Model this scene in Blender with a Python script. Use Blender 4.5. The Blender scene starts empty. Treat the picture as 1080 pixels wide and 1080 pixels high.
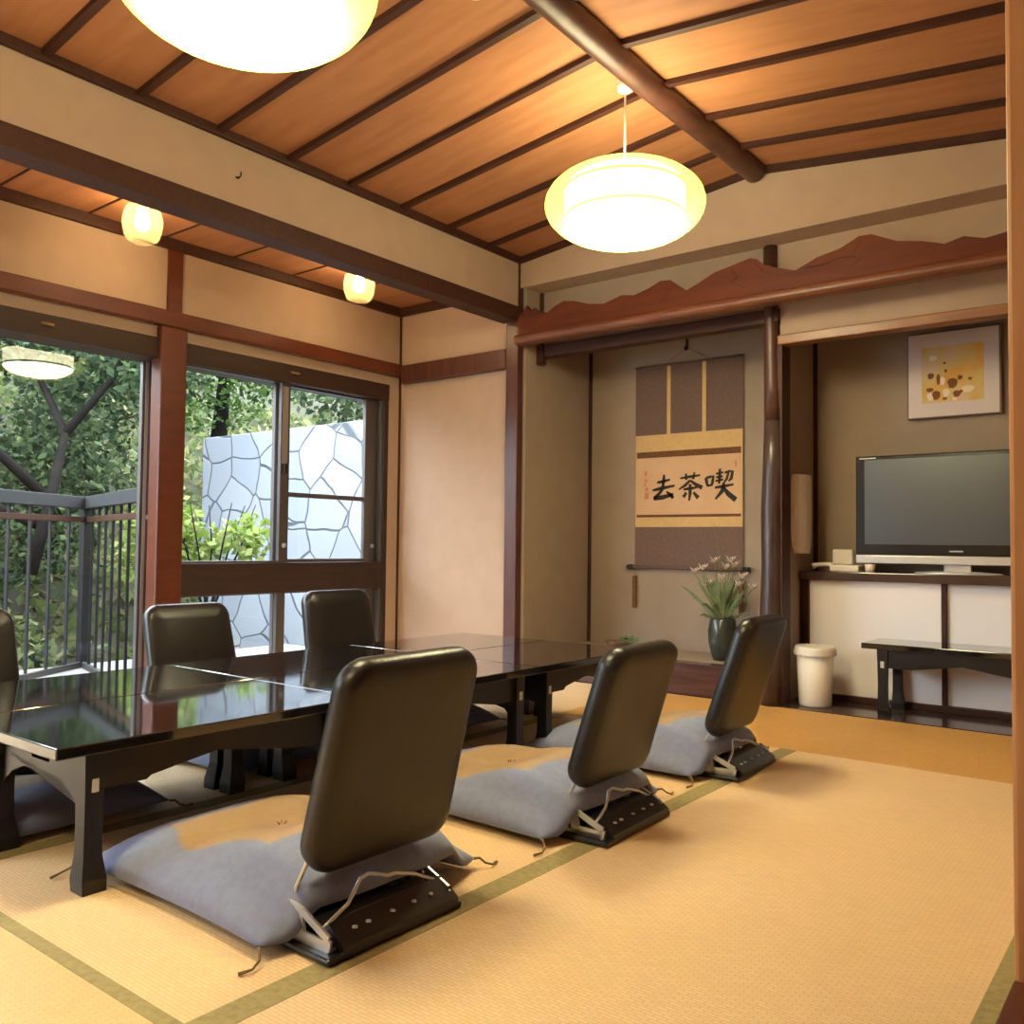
import bpy, bmesh, math, random
from mathutils import Vector, Matrix, noise
random.seed(7)
C = bpy.context.scene.collection
PI = math.pi

# ------------------------------------------------------------------ materials
def lin(c):
    c = c / 255.0
    return c / 12.92 if c <= 0.04045 else ((c + 0.055) / 1.055) ** 2.4
def col(r, g, b): return (lin(r), lin(g), lin(b), 1.0)

def mat(name, c, rough=0.5, metal=0.0, spec=0.5, noise_scale=None, c2=None, stretch=(1, 1, 1), bump=0.0, coat=0.0, sheen=0.0, detail=4.0, bscale=None):
    m = bpy.data.materials.new(name); m.use_nodes = True
    nt = m.node_tree; b = nt.nodes['Principled BSDF']
    b.inputs['Base Color'].default_value = c
    b.inputs['Roughness'].default_value = rough
    b.inputs['Metallic'].default_value = metal
    b.inputs['Specular IOR Level'].default_value = spec
    b.inputs['Coat Weight'].default_value = coat
    b.inputs['Coat Roughness'].default_value = 0.05
    b.inputs['Sheen Weight'].default_value = sheen
    if noise_scale:
        tc = nt.nodes.new('ShaderNodeTexCoord'); mp = nt.nodes.new('ShaderNodeMapping')
        mp.inputs['Scale'].default_value = stretch
        nz = nt.nodes.new('ShaderNodeTexNoise'); nz.inputs['Scale'].default_value = noise_scale; nz.inputs['Detail'].default_value = detail
        nt.links.new(tc.outputs['Object'], mp.inputs['Vector']); nt.links.new(mp.outputs['Vector'], nz.inputs['Vector'])
        if c2:
            rp = nt.nodes.new('ShaderNodeValToRGB'); rp.color_ramp.elements[0].position = 0.3; rp.color_ramp.elements[1].position = 0.7
            rp.color_ramp.elements[0].color = c; rp.color_ramp.elements[1].color = c2
            nt.links.new(nz.outputs['Fac'], rp.inputs['Fac']); nt.links.new(rp.outputs['Color'], b.inputs['Base Color'])
        if bump:
            bp = nt.nodes.new('ShaderNodeBump'); bp.inputs['Strength'].default_value = bump; bp.inputs['Distance'].default_value = 0.01
            src = nz
            if bscale:
                src = nt.nodes.new('ShaderNodeTexNoise'); src.inputs['Scale'].default_value = bscale
                nt.links.new(mp.outputs['Vector'], src.inputs['Vector'])
            nt.links.new(src.outputs['Fac'], bp.inputs['Height']); nt.links.new(bp.outputs['Normal'], b.inputs['Normal'])
    return m

M = {}
M['plaster'] = mat('sandy_plaster', col(175, 150, 132), 0.95, spec=0.1, noise_scale=9, c2=col(170, 145, 127), bump=0.25, bscale=400)
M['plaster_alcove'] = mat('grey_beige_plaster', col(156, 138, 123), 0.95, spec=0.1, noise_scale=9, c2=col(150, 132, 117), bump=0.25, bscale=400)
M['cedar'] = mat('cedar_board', col(164, 113, 80), 0.6, spec=0.2, noise_scale=2.2, c2=col(150, 100, 68), stretch=(1, 9, 9), bump=0.05)
M['dark_batten'] = mat('dark_batten_wood', col(68, 36, 25), 0.55, spec=0.3, noise_scale=5, c2=col(54, 28, 20), stretch=(1, 8, 8))
M['redwood'] = mat('reddish_timber', col(94, 44, 27), 0.36, spec=0.4, noise_scale=4, c2=col(78, 36, 22), stretch=(6, 1.2, 6), bump=0.03)
M['post'] = mat('dark_post_wood', col(84, 46, 37), 0.35, spec=0.5, noise_scale=4, c2=col(68, 34, 27), stretch=(9, 9, 1), bump=0.03)
M['carved'] = mat('carved_transom_wood', col(102, 48, 28), 0.6, spec=0.2, noise_scale=3, c2=col(82, 40, 26), stretch=(1.2, 6, 9), bump=0.12)
M['log'] = mat('polished_log', col(84, 50, 38), 0.42, noise_scale=5, c2=col(66, 40, 34), stretch=(3, 3, 0.8), bump=0.2)
M['log_dark'] = mat('dark_bark_log', col(74, 58, 60), 0.32, noise_scale=6, c2=col(52, 36, 34), stretch=(3, 3, 1), bump=0.35)
M['carved_rail'] = mat('carved_rail_wood', col(112, 64, 40), 0.4, noise_scale=4, c2=col(94, 50, 31), stretch=(1, 8, 8))
M['lintel'] = mat('light_lintel_wood', col(138, 86, 50), 0.38, noise_scale=4, c2=col(118, 68, 38), stretch=(1, 8, 8))
M['pillar'] = mat('tan_pillar_wood', col(186, 134, 92), 0.5, noise_scale=4, c2=col(170, 118, 76), stretch=(8, 8, 0.8))
M['dark_board'] = mat('dark_polished_board', col(78, 60, 56), 0.12, noise_scale=4, c2=col(62, 46, 42), stretch=(1, 8, 1))
M['gamachi'] = mat('dark_alcove_sill', col(84, 56, 54), 0.22, noise_scale=4, c2=col(66, 42, 40), stretch=(1, 8, 8))
M['alu'] = mat('bronze_aluminium', col(92, 86, 86), 0.38, metal=0.55)
M['alu_light'] = mat('pale_aluminium', col(176, 172, 172), 0.32, metal=0.7)
M['frame_dark'] = mat('dark_window_wood', col(56, 37, 31), 0.55, spec=0.3, noise_scale=4, c2=col(46, 30, 26), stretch=(8, 1, 8))
M['lacquer'] = mat('black_lacquer', col(22, 20, 20), 0.07, spec=0.7, coat=0.6, noise_scale=2, bump=0.004)
M['lacquer_leg'] = mat('black_lacquer_legs', col(24, 21, 21), 0.35, spec=0.4)
M['vinyl'] = mat('black_vinyl', col(27, 22, 22), 0.34, spec=0.45, noise_scale=130, bump=0.08)
M['blackmetal'] = mat('black_painted_metal', col(30, 28, 28), 0.3, spec=0.5)
M['chrome'] = mat('worn_chrome', col(206, 208, 212), 0.35, metal=0.6)
M['cord'] = mat('tassel_cord', col(120, 96, 62), 0.9)
M['white_plastic'] = mat('white_plastic', col(222, 214, 200), 0.5)
M['white_panel'] = mat('white_paper_door', col(240, 236, 238), 0.75, spec=0.2, noise_scale=60, bump=0.03)
M['tv_black'] = mat('tv_bezel', col(22, 22, 26), 0.2)
M['tv_screen'] = mat('tv_screen', col(40, 48, 62), 0.30, spec=0.9)  # bluish base colour paints in the reflection of the windows
M['silver'] = mat('silver_plastic', col(200, 198, 196), 0.3, metal=0.4)
M['paper_frame'] = mat('pale_mauve_frame', col(200, 184, 182), 0.5)
M['frame_edge'] = mat('frame_edge_wood', col(112, 82, 66), 0.5)
M['scroll_brown'] = mat('scroll_brocade', col(108, 84, 74), 0.8, noise_scale=60, c2=col(98, 75, 65), bump=0.05)
M['scroll_gold'] = mat('scroll_gold_silk', col(202, 166, 112), 0.75, noise_scale=30, c2=col(192, 156, 102))
M['scroll_paper'] = mat('scroll_paper', col(204, 166, 130), 0.9, noise_scale=6, c2=col(196, 156, 118))
M['scroll_strip'] = mat('scroll_strip', col(112, 70, 30), 0.8, noise_scale=80, c2=col(84, 50, 22))
M['ink'] = mat('ink', col(44, 34, 22), 0.8)
M['seal'] = mat('faded_red_seal', col(190, 120, 84), 0.8)
M['vase'] = mat('dark_celadon_vase', col(62, 66, 60), 0.22, noise_scale=12, c2=col(44, 46, 44), bump=0.1)
M['bowl'] = mat('brown_glazed_bowl', col(120, 84, 62), 0.3, noise_scale=18, c2=col(84, 66, 50))
M['leaf'] = mat('vase_leaf', col(104, 118, 72), 0.5, noise_scale=20, c2=col(78, 92, 56))
M['petal'] = mat('pale_petal', col(232, 226, 210), 0.6, noise_scale=20, c2=col(216, 196, 188))
M['paper_lantern'] = mat('unlit_lantern_paper', col(222, 214, 200), 0.7)
M['concrete'] = mat('concrete_ground', col(110, 110, 108), 0.9, noise_scale=4, c2=col(92, 92, 90))
M['rail'] = mat('grey_railing', col(40, 41, 43), 0.6, spec=0.2, metal=0.0)
M['rail_post'] = mat('dark_railing_post', col(17, 16, 16), 0.6, spec=0.2)
M['rail_wood'] = mat('brown_rail_slat', col(52, 30, 20), 0.6, spec=0.2)
M['bark'] = mat('bark', col(24, 22, 20), 0.95, spec=0.1, noise_scale=12, c2=col(16, 15, 14), bump=0.5)
M['hill'] = mat('hillside', col(42, 48, 34), 1.0, spec=0.1, noise_scale=1.6, c2=col(58, 54, 44), bump=1.0, detail=8, bscale=4)

def leafmat(name, c1, c2, c3):
    m = bpy.data.materials.new(name); m.use_nodes = True; nt = m.node_tree
    b = nt.nodes['Principled BSDF']; b.inputs['Roughness'].default_value = 0.6; b.inputs['Specular IOR Level'].default_value = 0.12
    g = nt.nodes.new('ShaderNodeNewGeometry'); rp = nt.nodes.new('ShaderNodeValToRGB')
    e = rp.color_ramp.elements; e[0].color = c1; e[1].color = c3; x = e.new(0.5); x.color = c2
    nt.links.new(g.outputs['Random Per Island'], rp.inputs['Fac']); nt.links.new(rp.outputs['Color'], b.inputs['Base Color'])
    tr = nt.nodes.new('ShaderNodeBsdfTranslucent'); nt.links.new(rp.outputs['Color'], tr.inputs['Color'])
    mx = nt.nodes.new('ShaderNodeMixShader'); mx.inputs[0].default_value = 0.35
    out = nt.nodes['Material Output']
    nt.links.new(b.outputs[0], mx.inputs[1]); nt.links.new(tr.outputs[0], mx.inputs[2]); nt.links.new(mx.outputs[0], out.inputs[0])
    return m
M['foliage'] = leafmat('foliage_green', col(34, 52, 24), col(58, 82, 38), col(98, 118, 62))
M['foliage_dark'] = leafmat('foliage_dark', col(28, 42, 28), col(46, 62, 40), col(84, 98, 64))
M['foliage_autumn'] = leafmat('foliage_autumn', col(52, 64, 36), col(76, 86, 50), col(108, 106, 72))
M['foliage_bright'] = leafmat('foliage_bright', col(84, 104, 44), col(108, 126, 58), col(140, 146, 90))

def tatami(name, c, c2, along):
    m = bpy.data.materials.new(name); m.use_nodes = True; nt = m.node_tree; b = nt.nodes['Principled BSDF']
    b.inputs['Roughness'].default_value = 0.55; b.inputs['Specular IOR Level'].default_value = 0.35
    tc = nt.nodes.new('ShaderNodeTexCoord')
    mp = nt.nodes.new('ShaderNodeMapping'); nt.links.new(tc.outputs['Object'], mp.inputs['Vector'])
    if along == 'x': mp.inputs['Rotation'].default_value = (0, 0, PI / 2)
    br = nt.nodes.new('ShaderNodeTexBrick'); nt.links.new(mp.outputs['Vector'], br.inputs['Vector'])
    br.inputs['Scale'].default_value = 1.0; br.inputs['Brick Width'].default_value = 0.024; br.inputs['Row Height'].default_value = 0.009
    br.inputs['Mortar Size'].default_value = 0.0013; br.inputs['Mortar Smooth'].default_value = 0.6
    br.inputs['Color1'].default_value = c; br.inputs['Color2'].default_value = c2
    br.inputs['Mortar'].default_value = tuple(v * 0.76 for v in c[:3]) + (1,)
    nz = nt.nodes.new('ShaderNodeTexNoise'); nz.inputs['Scale'].default_value = 3; nt.links.new(tc.outputs['Object'], nz.inputs['Vector'])
    mx = nt.nodes.new('ShaderNodeMix'); mx.data_type = 'RGBA'; mx.blend_type = 'MULTIPLY'
    rp = nt.nodes.new('ShaderNodeValToRGB'); rp.color_ramp.elements[0].color = (0.93, 0.93, 0.93, 1); rp.color_ramp.elements[1].color = (1.04, 1.02, 1.0, 1)
    nt.links.new(nz.outputs['Fac'], rp.inputs['Fac']); mx.inputs[0].default_value = 1
    nt.links.new(br.outputs['Color'], mx.inputs[6]); nt.links.new(rp.outputs['Color'], mx.inputs[7]); nt.links.new(mx.outputs[2], b.inputs['Base Color'])
    bp = nt.nodes.new('ShaderNodeBump'); bp.inputs['Strength'].default_value = 0.22; bp.inputs['Distance'].default_value = 0.002; bp.invert = True
    nt.links.new(br.outputs['Fac'], bp.inputs['Height']); nt.links.new(bp.outputs['Normal'], b.inputs['Normal'])
    return m
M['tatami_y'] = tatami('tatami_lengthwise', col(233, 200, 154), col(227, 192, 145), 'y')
M['tatami_x'] = tatami('tatami_crosswise_shaded', col(212, 162, 92), col(205, 154, 84), 'x')  # darker orange paints in the weaker reflection of the crosswise weave
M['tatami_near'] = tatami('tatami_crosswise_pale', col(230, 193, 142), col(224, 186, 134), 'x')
M['heri'] = mat('tatami_border_cloth', col(160, 144, 98), 0.8, noise_scale=60, c2=col(136, 122, 78), bump=0.1)

def glass():
    m = bpy.data.materials.new('window_glass'); m.use_nodes = True; nt = m.node_tree
    for n in list(nt.nodes):
        if n.type == 'BSDF_PRINCIPLED': nt.nodes.remove(n)
    out = nt.nodes['Material Output']
    t = nt.nodes.new('ShaderNodeBsdfTransparent'); t.inputs[0].default_value = (0.93, 0.96, 0.95, 1)
    g = nt.nodes.new('ShaderNodeBsdfGlossy'); g.inputs['Roughness'].default_value = 0.0
    f = nt.nodes.new('ShaderNodeFresnel'); f.inputs['IOR'].default_value = 1.5
    mu = nt.nodes.new('ShaderNodeMath'); mu.operation = 'MULTIPLY'; mu.inputs[1].default_value = 1.1; mu.use_clamp = True
    mx = nt.nodes.new('ShaderNodeMixShader')
    nt.links.new(f.outputs[0], mu.inputs[0]); nt.links.new(mu.outputs[0], mx.inputs[0])
    nt.links.new(t.outputs[0], mx.inputs[1]); nt.links.new(g.outputs[0], mx.inputs[2]); nt.links.new(mx.outputs[0], out.inputs[0])
    return m
M['glass'] = glass()

def emis(name, c, s, ringmat=None):
    m = bpy.data.materials.new(name); m.use_nodes = True; nt = m.node_tree
    b = nt.nodes['Principled BSDF']; b.inputs['Base Color'].default_value = (0.8, 0.76, 0.66, 1)
    b.inputs['Emission Color'].default_value = c; b.inputs['Emission Strength'].default_value = s
    return m
M['lamp_paper'] = emis('glowing_lamp_paper', (1.0, 0.87, 0.71, 1), 19.5)
M['lamp_diffuser'] = emis('glowing_lamp_diffuser', (1.0, 0.88, 0.72, 1), 48.0)
M['lamp_ring'] = mat('lamp_ring', col(176, 166, 120), 0.6)
M['small_bulb'] = emis('glowing_frosted_bulb', (1.0, 0.74, 0.42, 1), 95.0)

def shellmat(name, c, alpha):
    m = bpy.data.materials.new(name); m.use_nodes = True; nt = m.node_tree
    for n in list(nt.nodes):
        if n.type == 'BSDF_PRINCIPLED': nt.nodes.remove(n)
    out = nt.nodes['Material Output']
    t = nt.nodes.new('ShaderNodeBsdfTransparent'); t.inputs[0].default_value = (0.97, 0.97, 0.85, 1)
    tr = nt.nodes.new('ShaderNodeBsdfTranslucent'); tr.inputs[0].default_value = c
    d = nt.nodes.new('ShaderNodeBsdfDiffuse'); d.inputs[0].default_value = c
    a = nt.nodes.new('ShaderNodeMixShader'); a.inputs[0].default_value = 0.35
    nt.links.new(tr.outputs[0], a.inputs[1]); nt.links.new(d.outputs[0], a.inputs[2])
    mx = nt.nodes.new('ShaderNodeMixShader'); mx.inputs[0].default_value = alpha
    nt.links.new(t.outputs[0], mx.inputs[1]); nt.links.new(a.outputs[0], mx.inputs[2]); nt.links.new(mx.outputs[0], out.inputs[0])
    return m
M['shell'] = shellmat('yellow_green_lamp_shell', (0.80, 0.88, 0.16, 1), 0.30)
M['shell_small'] = shellmat('clear_amber_glass_shade', (0.95, 0.76, 0.40, 1), 0.13)

def stone():
    m = bpy.data.materials.new('white_crazy_paving'); m.use_nodes = True; nt = m.node_tree; b = nt.nodes['Principled BSDF']
    b.inputs['Roughness'].default_value = 0.85
    tc = nt.nodes.new('ShaderNodeTexCoord'); mp = nt.nodes.new('ShaderNodeMapping'); mp.inputs['Scale'].default_value = (1, 0, 1)
    mp.inputs['Location'].default_value = (0.3, 0.0, 0.2)
    nt.links.new(tc.outputs['Object'], mp.inputs['Vector'])
    dn = nt.nodes.new('ShaderNodeTexNoise'); dn.inputs['Scale'].default_value = 1.6
    nt.links.new(mp.outputs[0], dn.inputs['Vector'])
    dv = nt.nodes.new('ShaderNodeVectorMath'); dv.operation = 'MULTIPLY_ADD'; dv.inputs[1].default_value = (0.22, 0.0, 0.22)
    nt.links.new(dn.outputs['Color'], dv.inputs[0]); nt.links.new(mp.outputs[0], dv.inputs[2])
    v = nt.nodes.new('ShaderNodeTexVoronoi'); v.feature = 'DISTANCE_TO_EDGE'; v.inputs['Scale'].default_value = 2.5; v.inputs['Randomness'].default_value = 1
    v2 = nt.nodes.new('ShaderNodeTexVoronoi'); v2.inputs['Scale'].default_value = 2.5; v2.inputs['Randomness'].default_value = 1
    nt.links.new(dv.outputs[0], v.inputs['Vector']); nt.links.new(dv.outputs[0], v2.inputs['Vector'])
    r = nt.nodes.new('ShaderNodeValToRGB'); r.color_ramp.elements[0].position = 0.010; r.color_ramp.elements[1].position = 0.026
    nt.links.new(v.outputs['Distance'], r.inputs['Fac'])
    sep = nt.nodes.new('ShaderNodeSeparateColor'); nt.links.new(v2.outputs['Color'], sep.inputs[0])
    r2 = nt.nodes.new('ShaderNodeValToRGB'); r2.color_ramp.elements[0].color = col(104, 109, 118); r2.color_ramp.elements[1].color = col(116, 120, 126)
    nt.links.new(sep.outputs[0], r2.inputs['Fac'])
    mx = nt.nodes.new('ShaderNodeMix'); mx.data_type = 'RGBA'; mx.inputs[6].default_value = col(56, 60, 68)
    nt.links.new(r.outputs['Color'], mx.inputs[0]); nt.links.new(r2.outputs['Color'], mx.inputs[7]); nt.links.new(mx.outputs[2], b.inputs['Base Color'])
    bp = nt.nodes.new('ShaderNodeBump'); bp.inputs['Strength'].default_value = 0.6; bp.inputs['Distance'].default_value = 0.02
    nt.links.new(r.outputs['Color'], bp.inputs['Height']); nt.links.new(bp.outputs['Normal'], b.inputs['Normal'])
    return m
M['stone'] = stone()

def cushionmat():
    m = bpy.data.materials.new('zabuton_fabric'); m.use_nodes = True; nt = m.node_tree; b = nt.nodes['Principled BSDF']
    b.inputs['Roughness'].default_value = 0.8; b.inputs['Sheen Weight'].default_value = 0.3
    tc = nt.nodes.new('ShaderNodeTexCoord'); sp = nt.nodes.new('ShaderNodeSeparateXYZ')
    nz = nt.nodes.new('ShaderNodeTexNoise'); nz.inputs['Scale'].default_value = 3.6; nz.inputs['Detail'].default_value = 0
    nt.links.new(tc.outputs['Object'], nz.inputs['Vector'])
    ad = nt.nodes.new('ShaderNodeVectorMath'); ad.operation = 'MULTIPLY_ADD'; ad.inputs[1].default_value = (0.20, 0.20, 0.0)
    nt.links.new(nz.outputs['Color'], ad.inputs[0]); nt.links.new(tc.outputs['Object'], ad.inputs[2]); nt.links.new(ad.outputs[0], sp.inputs[0])
    def absoff(s, off, k):
        a = nt.nodes.new('ShaderNodeMath'); a.operation = 'SUBTRACT'; a.inputs[1].default_value = off; nt.links.new(s, a.inputs[0])
        c = nt.nodes.new('ShaderNodeMath'); c.operation = 'ABSOLUTE'; nt.links.new(a.outputs[0], c.inputs[0])
        d = nt.nodes.new('ShaderNodeMath'); d.operation = 'MULTIPLY'; d.inputs[1].default_value = k; nt.links.new(c.outputs[0], d.inputs[0])
        return d.outputs[0]
    mxm = nt.nodes.new('ShaderNodeMath'); mxm.operation = 'MAXIMUM'
    nt.links.new(absoff(sp.outputs[0], 0.10, 1.0), mxm.inputs[0]); nt.links.new(absoff(sp.outputs[1], 0.13, 1.0), mxm.inputs[1])
    gt = nt.nodes.new('ShaderNodeValToRGB'); gt.color_ramp.elements[0].position = 0.222; gt.color_ramp.elements[1].position = 0.230
    gt.color_ramp.elements[0].color = col(160, 128, 88); gt.color_ramp.elements[1].color = col(116, 124, 160)
    nt.links.new(mxm.outputs[0], gt.inputs['Fac'])
    n2 = nt.nodes.new('ShaderNodeTexNoise'); n2.inputs['Scale'].default_value = 45; nt.links.new(tc.outputs['Object'], n2.inputs['Vector'])
    r2 = nt.nodes.new('ShaderNodeValToRGB'); r2.color_ramp.elements[0].position = 0.42; r2.color_ramp.elements[1].position = 0.55
    r2.color_ramp.elements[0].color = (0.93, 0.91, 0.88, 1); r2.color_ramp.elements[1].color = (1, 1, 1, 1)
    nt.links.new(n2.outputs['Fac'], r2.inputs['Fac'])
    mu = nt.nodes.new('ShaderNodeMix'); mu.data_type = 'RGBA'; mu.blend_type = 'MULTIPLY'; mu.inputs[0].default_value = 1
    nt.links.new(gt.outputs[0], mu.inputs[6]); nt.links.new(r2.outputs[0], mu.inputs[7]); nt.links.new(mu.outputs[2], b.inputs['Base Color'])
    n3 = nt.nodes.new('ShaderNodeTexNoise'); n3.inputs['Scale'].default_value = 500; nt.links.new(tc.outputs['Object'], n3.inputs['Vector'])
    bp = nt.nodes.new('ShaderNodeBump'); bp.inputs['Strength'].default_value = 0.15; bp.inputs['Distance'].default_value = 0.002
    nt.links.new(n3.outputs['Fac'], bp.inputs['Height']); nt.links.new(bp.outputs['Normal'], b.inputs['Normal'])
    return m
M['zabuton'] = cushionmat()

def printmat():
    m = bpy.data.materials.new('flower_print_ground'); m.use_nodes = True; nt = m.node_tree; b = nt.nodes['Principled BSDF']
    b.inputs['Roughness'].default_value = 0.7
    tc = nt.nodes.new('ShaderNodeTexCoord'); nz = nt.nodes.new('ShaderNodeTexNoise'); nz.inputs['Scale'].default_value = 7
    nt.links.new(tc.outputs['Object'], nz.inputs['Vector'])
    rp = nt.nodes.new('ShaderNodeValToRGB'); e = rp.color_ramp.elements
    e[0].position = 0.36; e[0].color = col(206, 176, 150); e[1].position = 0.62; e[1].color = col(214, 158, 72); x = e.new(0.5); x.color = col(206, 178, 110)
    nt.links.new(nz.outputs['Fac'], rp.inputs['Fac']); nt.links.new(rp.outputs['Color'], b.inputs['Base Color'])
    return m
M['print'] = printmat()
M['print_dark'] = mat('print_brown', col(120, 74, 36), 0.8)
M['print_pale'] = mat('print_pale', col(226, 206, 186), 0.8)

# ------------------------------------------------------------------ mesh helpers
def link(name, bm, material, parent=None, smooth=False, loc=None, rot=None, mats=None):
    me = bpy.data.meshes.new(name)
    bmesh.ops.recalc_face_normals(bm, faces=bm.faces)
    bm.to_mesh(me); bm.free()
    for mm in (mats or [material]): me.materials.append(mm)
    if smooth:
        for p in me.polygons: p.use_smooth = True
    o = bpy.data.objects.new(name, me); C.objects.link(o)
    if parent: o.parent = parent
    if loc: o.location = loc
    if rot: o.rotation_euler = rot
    return o
def empty(name, loc=(0, 0, 0), rz=0.0):
    o = bpy.data.objects.new(name, None); o.empty_display_size = 0.1; C.objects.link(o)
    o.location = loc; o.rotation_euler = (0, 0, rz); return o
def tag(o, label=None, cat=None, group=None, kind=None):
    if label: o['label'] = label
    if cat: o['category'] = cat
    if group: o['group'] = group
    if kind: o['kind'] = kind
    return o
def struct(o, label=None, cat=None): return tag(o, label, cat, kind='structure')

def box(bm, x0, x1, y0, y1, z0, z1, bev=0.0, mi=0):
    x0, x1 = min(x0, x1), max(x0, x1); y0, y1 = min(y0, y1), max(y0, y1); z0, z1 = min(z0, z1), max(z0, z1)
    vs = [bm.verts.new((x, y, z)) for z in (z0, z1) for y in (y0, y1) for x in (x0, x1)]
    fs = [bm.faces.new([vs[i] for i in q]) for q in ((0, 2, 3, 1), (4, 5, 7, 6), (0, 1, 5, 4), (2, 6, 7, 3), (0, 4, 6, 2), (1, 3, 7, 5))]
    for f in fs: f.material_index = mi
    if bev > 0:
        es = set(e for f in fs for e in f.edges)
        r = bmesh.ops.bevel(bm, geom=list(es), offset=bev, segments=2, affect='EDGES', profile=0.5)
        for f in r['faces']: f.material_index = mi
def prism(bm, pts, axis, a, b, mi=0):
    """polygon pts (2d) extruded along axis from a to b. axis x: pts=(y,z); y: (x,z); z: (x,y)"""
    def P(p, t): return {'x': (t, p[0], p[1]), 'y': (p[0], t, p[1]), 'z': (p[0], p[1], t)}[axis]
    va = [bm.verts.new(P(p, a)) for p in pts]; vb = [bm.verts.new(P(p, b)) for p in pts]
    n = len(pts); fs = [bm.faces.new(va), bm.faces.new(vb[::-1])]
    for i in range(n): fs.append(bm.faces.new((va[i], vb[i], vb[(i + 1) % n], va[(i + 1) % n])))
    for f in fs: f.material_index = mi
    bmesh.ops.triangulate(bm, faces=fs[:2])
def tube(bm, pts, r, n=8, caps=True):
    pts = [Vector(p) for p in pts]; rr = r if isinstance(r, (list, tuple)) else [r] * len(pts)
    rings = []; up = Vector((0, 0, 1))
    d0 = (pts[1] - pts[0]).normalized(); u = d0.cross(up)
    if u.length < 1e-3: u = Vector((1, 0, 0))
    u.normalize()
    for i, p in enumerate(pts):
        d = ((pts[i + 1] - p) if i == 0 else (p - pts[i - 1]) if i == len(pts) - 1 else (pts[i + 1] - pts[i - 1])).normalized()
        u = (u - d * u.dot(d))
        if u.length < 1e-4: u = d.orthogonal()
        u.normalize(); v = d.cross(u)
        rings.append([bm.verts.new(p + (u * math.cos(2 * PI * k / n) + v * math.sin(2 * PI * k / n)) * rr[i]) for k in range(n)])
    for a, b in zip(rings, rings[1:]):
        for k in range(n): bm.faces.new((a[k], a[(k + 1) % n], b[(k + 1) % n], b[k]))
    if caps: bm.faces.new(rings[0][::-1]); bm.faces.new(rings[-1])
def lathe(bm, prof, n=32, c=(0, 0, 0), cap=True):
    rings = []
    for r, z in prof:
        if r < 1e-5: rings.append([bm.verts.new((c[0], c[1], c[2] + z))])
        else: rings.append([bm.verts.new((c[0] + r * math.cos(2 * PI * k / n), c[1] + r * math.sin(2 * PI * k / n), c[2] + z)) for k in range(n)])
    for a, b in zip(rings, rings[1:]):
        for k in range(n):
            k2 = (k + 1) % n
            if len(a) == 1 and len(b) == 1: continue
            if len(a) == 1: bm.faces.new((a[0], b[k], b[k2]))
            elif len(b) == 1: bm.faces.new((a[k], a[k2], b[0]))
            else: bm.faces.new((a[k], a[k2], b[k2], b[k]))
    if cap:
        if len(rings[0]) > 1: bm.faces.new(rings[0][::-1])
        if len(rings[-1]) > 1: bm.faces.new(rings[-1])
def autosmooth(o, ang=35):
    me = o.data
    for p in me.polygons: p.use_smooth = True
    bm = bmesh.new(); bm.from_mesh(me)
    for e in bm.edges:
        if len(e.link_faces) == 2 and e.calc_face_angle(0) > math.radians(ang): e.smooth = False
    bm.to_mesh(me); bm.free()
def boxobj(name, dims, material, parent=None, bev=0.0):
    bm = bmesh.new(); box(bm, *dims, bev=bev); return link(name, bm, material, parent)

# ------------------------------------------------------------------ room measures (metres)
A = -3.19      # face of the low header over the window side
W = -4.20      # window wall
B = 4.13       # header plane in front of the alcoves
K = 4.30       # plane of alcove lintels
T = 4.85       # back wall of the alcoves
NY = -1.80     # near end of the room
RX = -0.279    # right partition
FARX = 1.5
RIDGE = -1.72
def ceilz(x): return 2.66 - 0.1156 * (RIDGE - x) if x < RIDGE else 2.66 - 0.110 * (x - RIDGE)

# ------------------------------------------------------------------ floor
bm = bmesh.new()
def quad(bm, x0, x1, y0, y1, z, mi):
    f = bm.faces.new([bm.verts.new(p) for p in ((x0, y0, z), (x1, y0, z), (x1, y1, z), (x0, y1, z))]); f.material_index = mi
HW = 0.030
xl, xm, xr = -2.385, -1.276, RX
# slab under everything
box(bm, W - 0.1, FARX, NY - 0.1, T + 0.15, -0.12, -0.004, mi=3)
def mat_y(x0, x1, y0, y1, edges, HW=0.034):   # mat whose long side runs along y ; edges = which sides carry cloth
    a = x0 + (HW if 'l' in edges else 0); b = x1 - (HW if 'r' in edges else 0)
    quad(bm, a, b, y0, y1, 0.0, 0)
    if 'l' in edges: quad(bm, x0, a, y0, y1, 0.0006, 2)
    if 'r' in edges: quad(bm, b, x1, y0, y1, 0.0006, 2)
def mat_x(x0, x1, y0, y1, edges, mi=1):
    a = y0 + (HW if 'f' in edges else 0); b = y1 - (HW if 'b' in edges else 0)
    quad(bm, x0, x1, a, b, 0.0, mi)
    if 'f' in edges: quad(bm, x0, x1, y0, a, 0.0006, 2)
    if 'b' in edges: quad(bm, x0, x1, b, y1, 0.0006, 2)
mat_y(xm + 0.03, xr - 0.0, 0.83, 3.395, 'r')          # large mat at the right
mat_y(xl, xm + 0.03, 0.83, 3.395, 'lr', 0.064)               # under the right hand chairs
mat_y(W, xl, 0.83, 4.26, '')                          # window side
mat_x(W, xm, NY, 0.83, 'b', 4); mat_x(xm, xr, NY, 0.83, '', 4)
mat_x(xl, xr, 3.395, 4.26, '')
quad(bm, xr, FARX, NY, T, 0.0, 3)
floor = struct(link('floor', bm, None, mats=[M['tatami_y'], M['tatami_x'], M['heri'], M['gamachi'], M['tatami_near']]), 'straw tatami floor of the room with olive cloth borders', 'floor')
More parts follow.
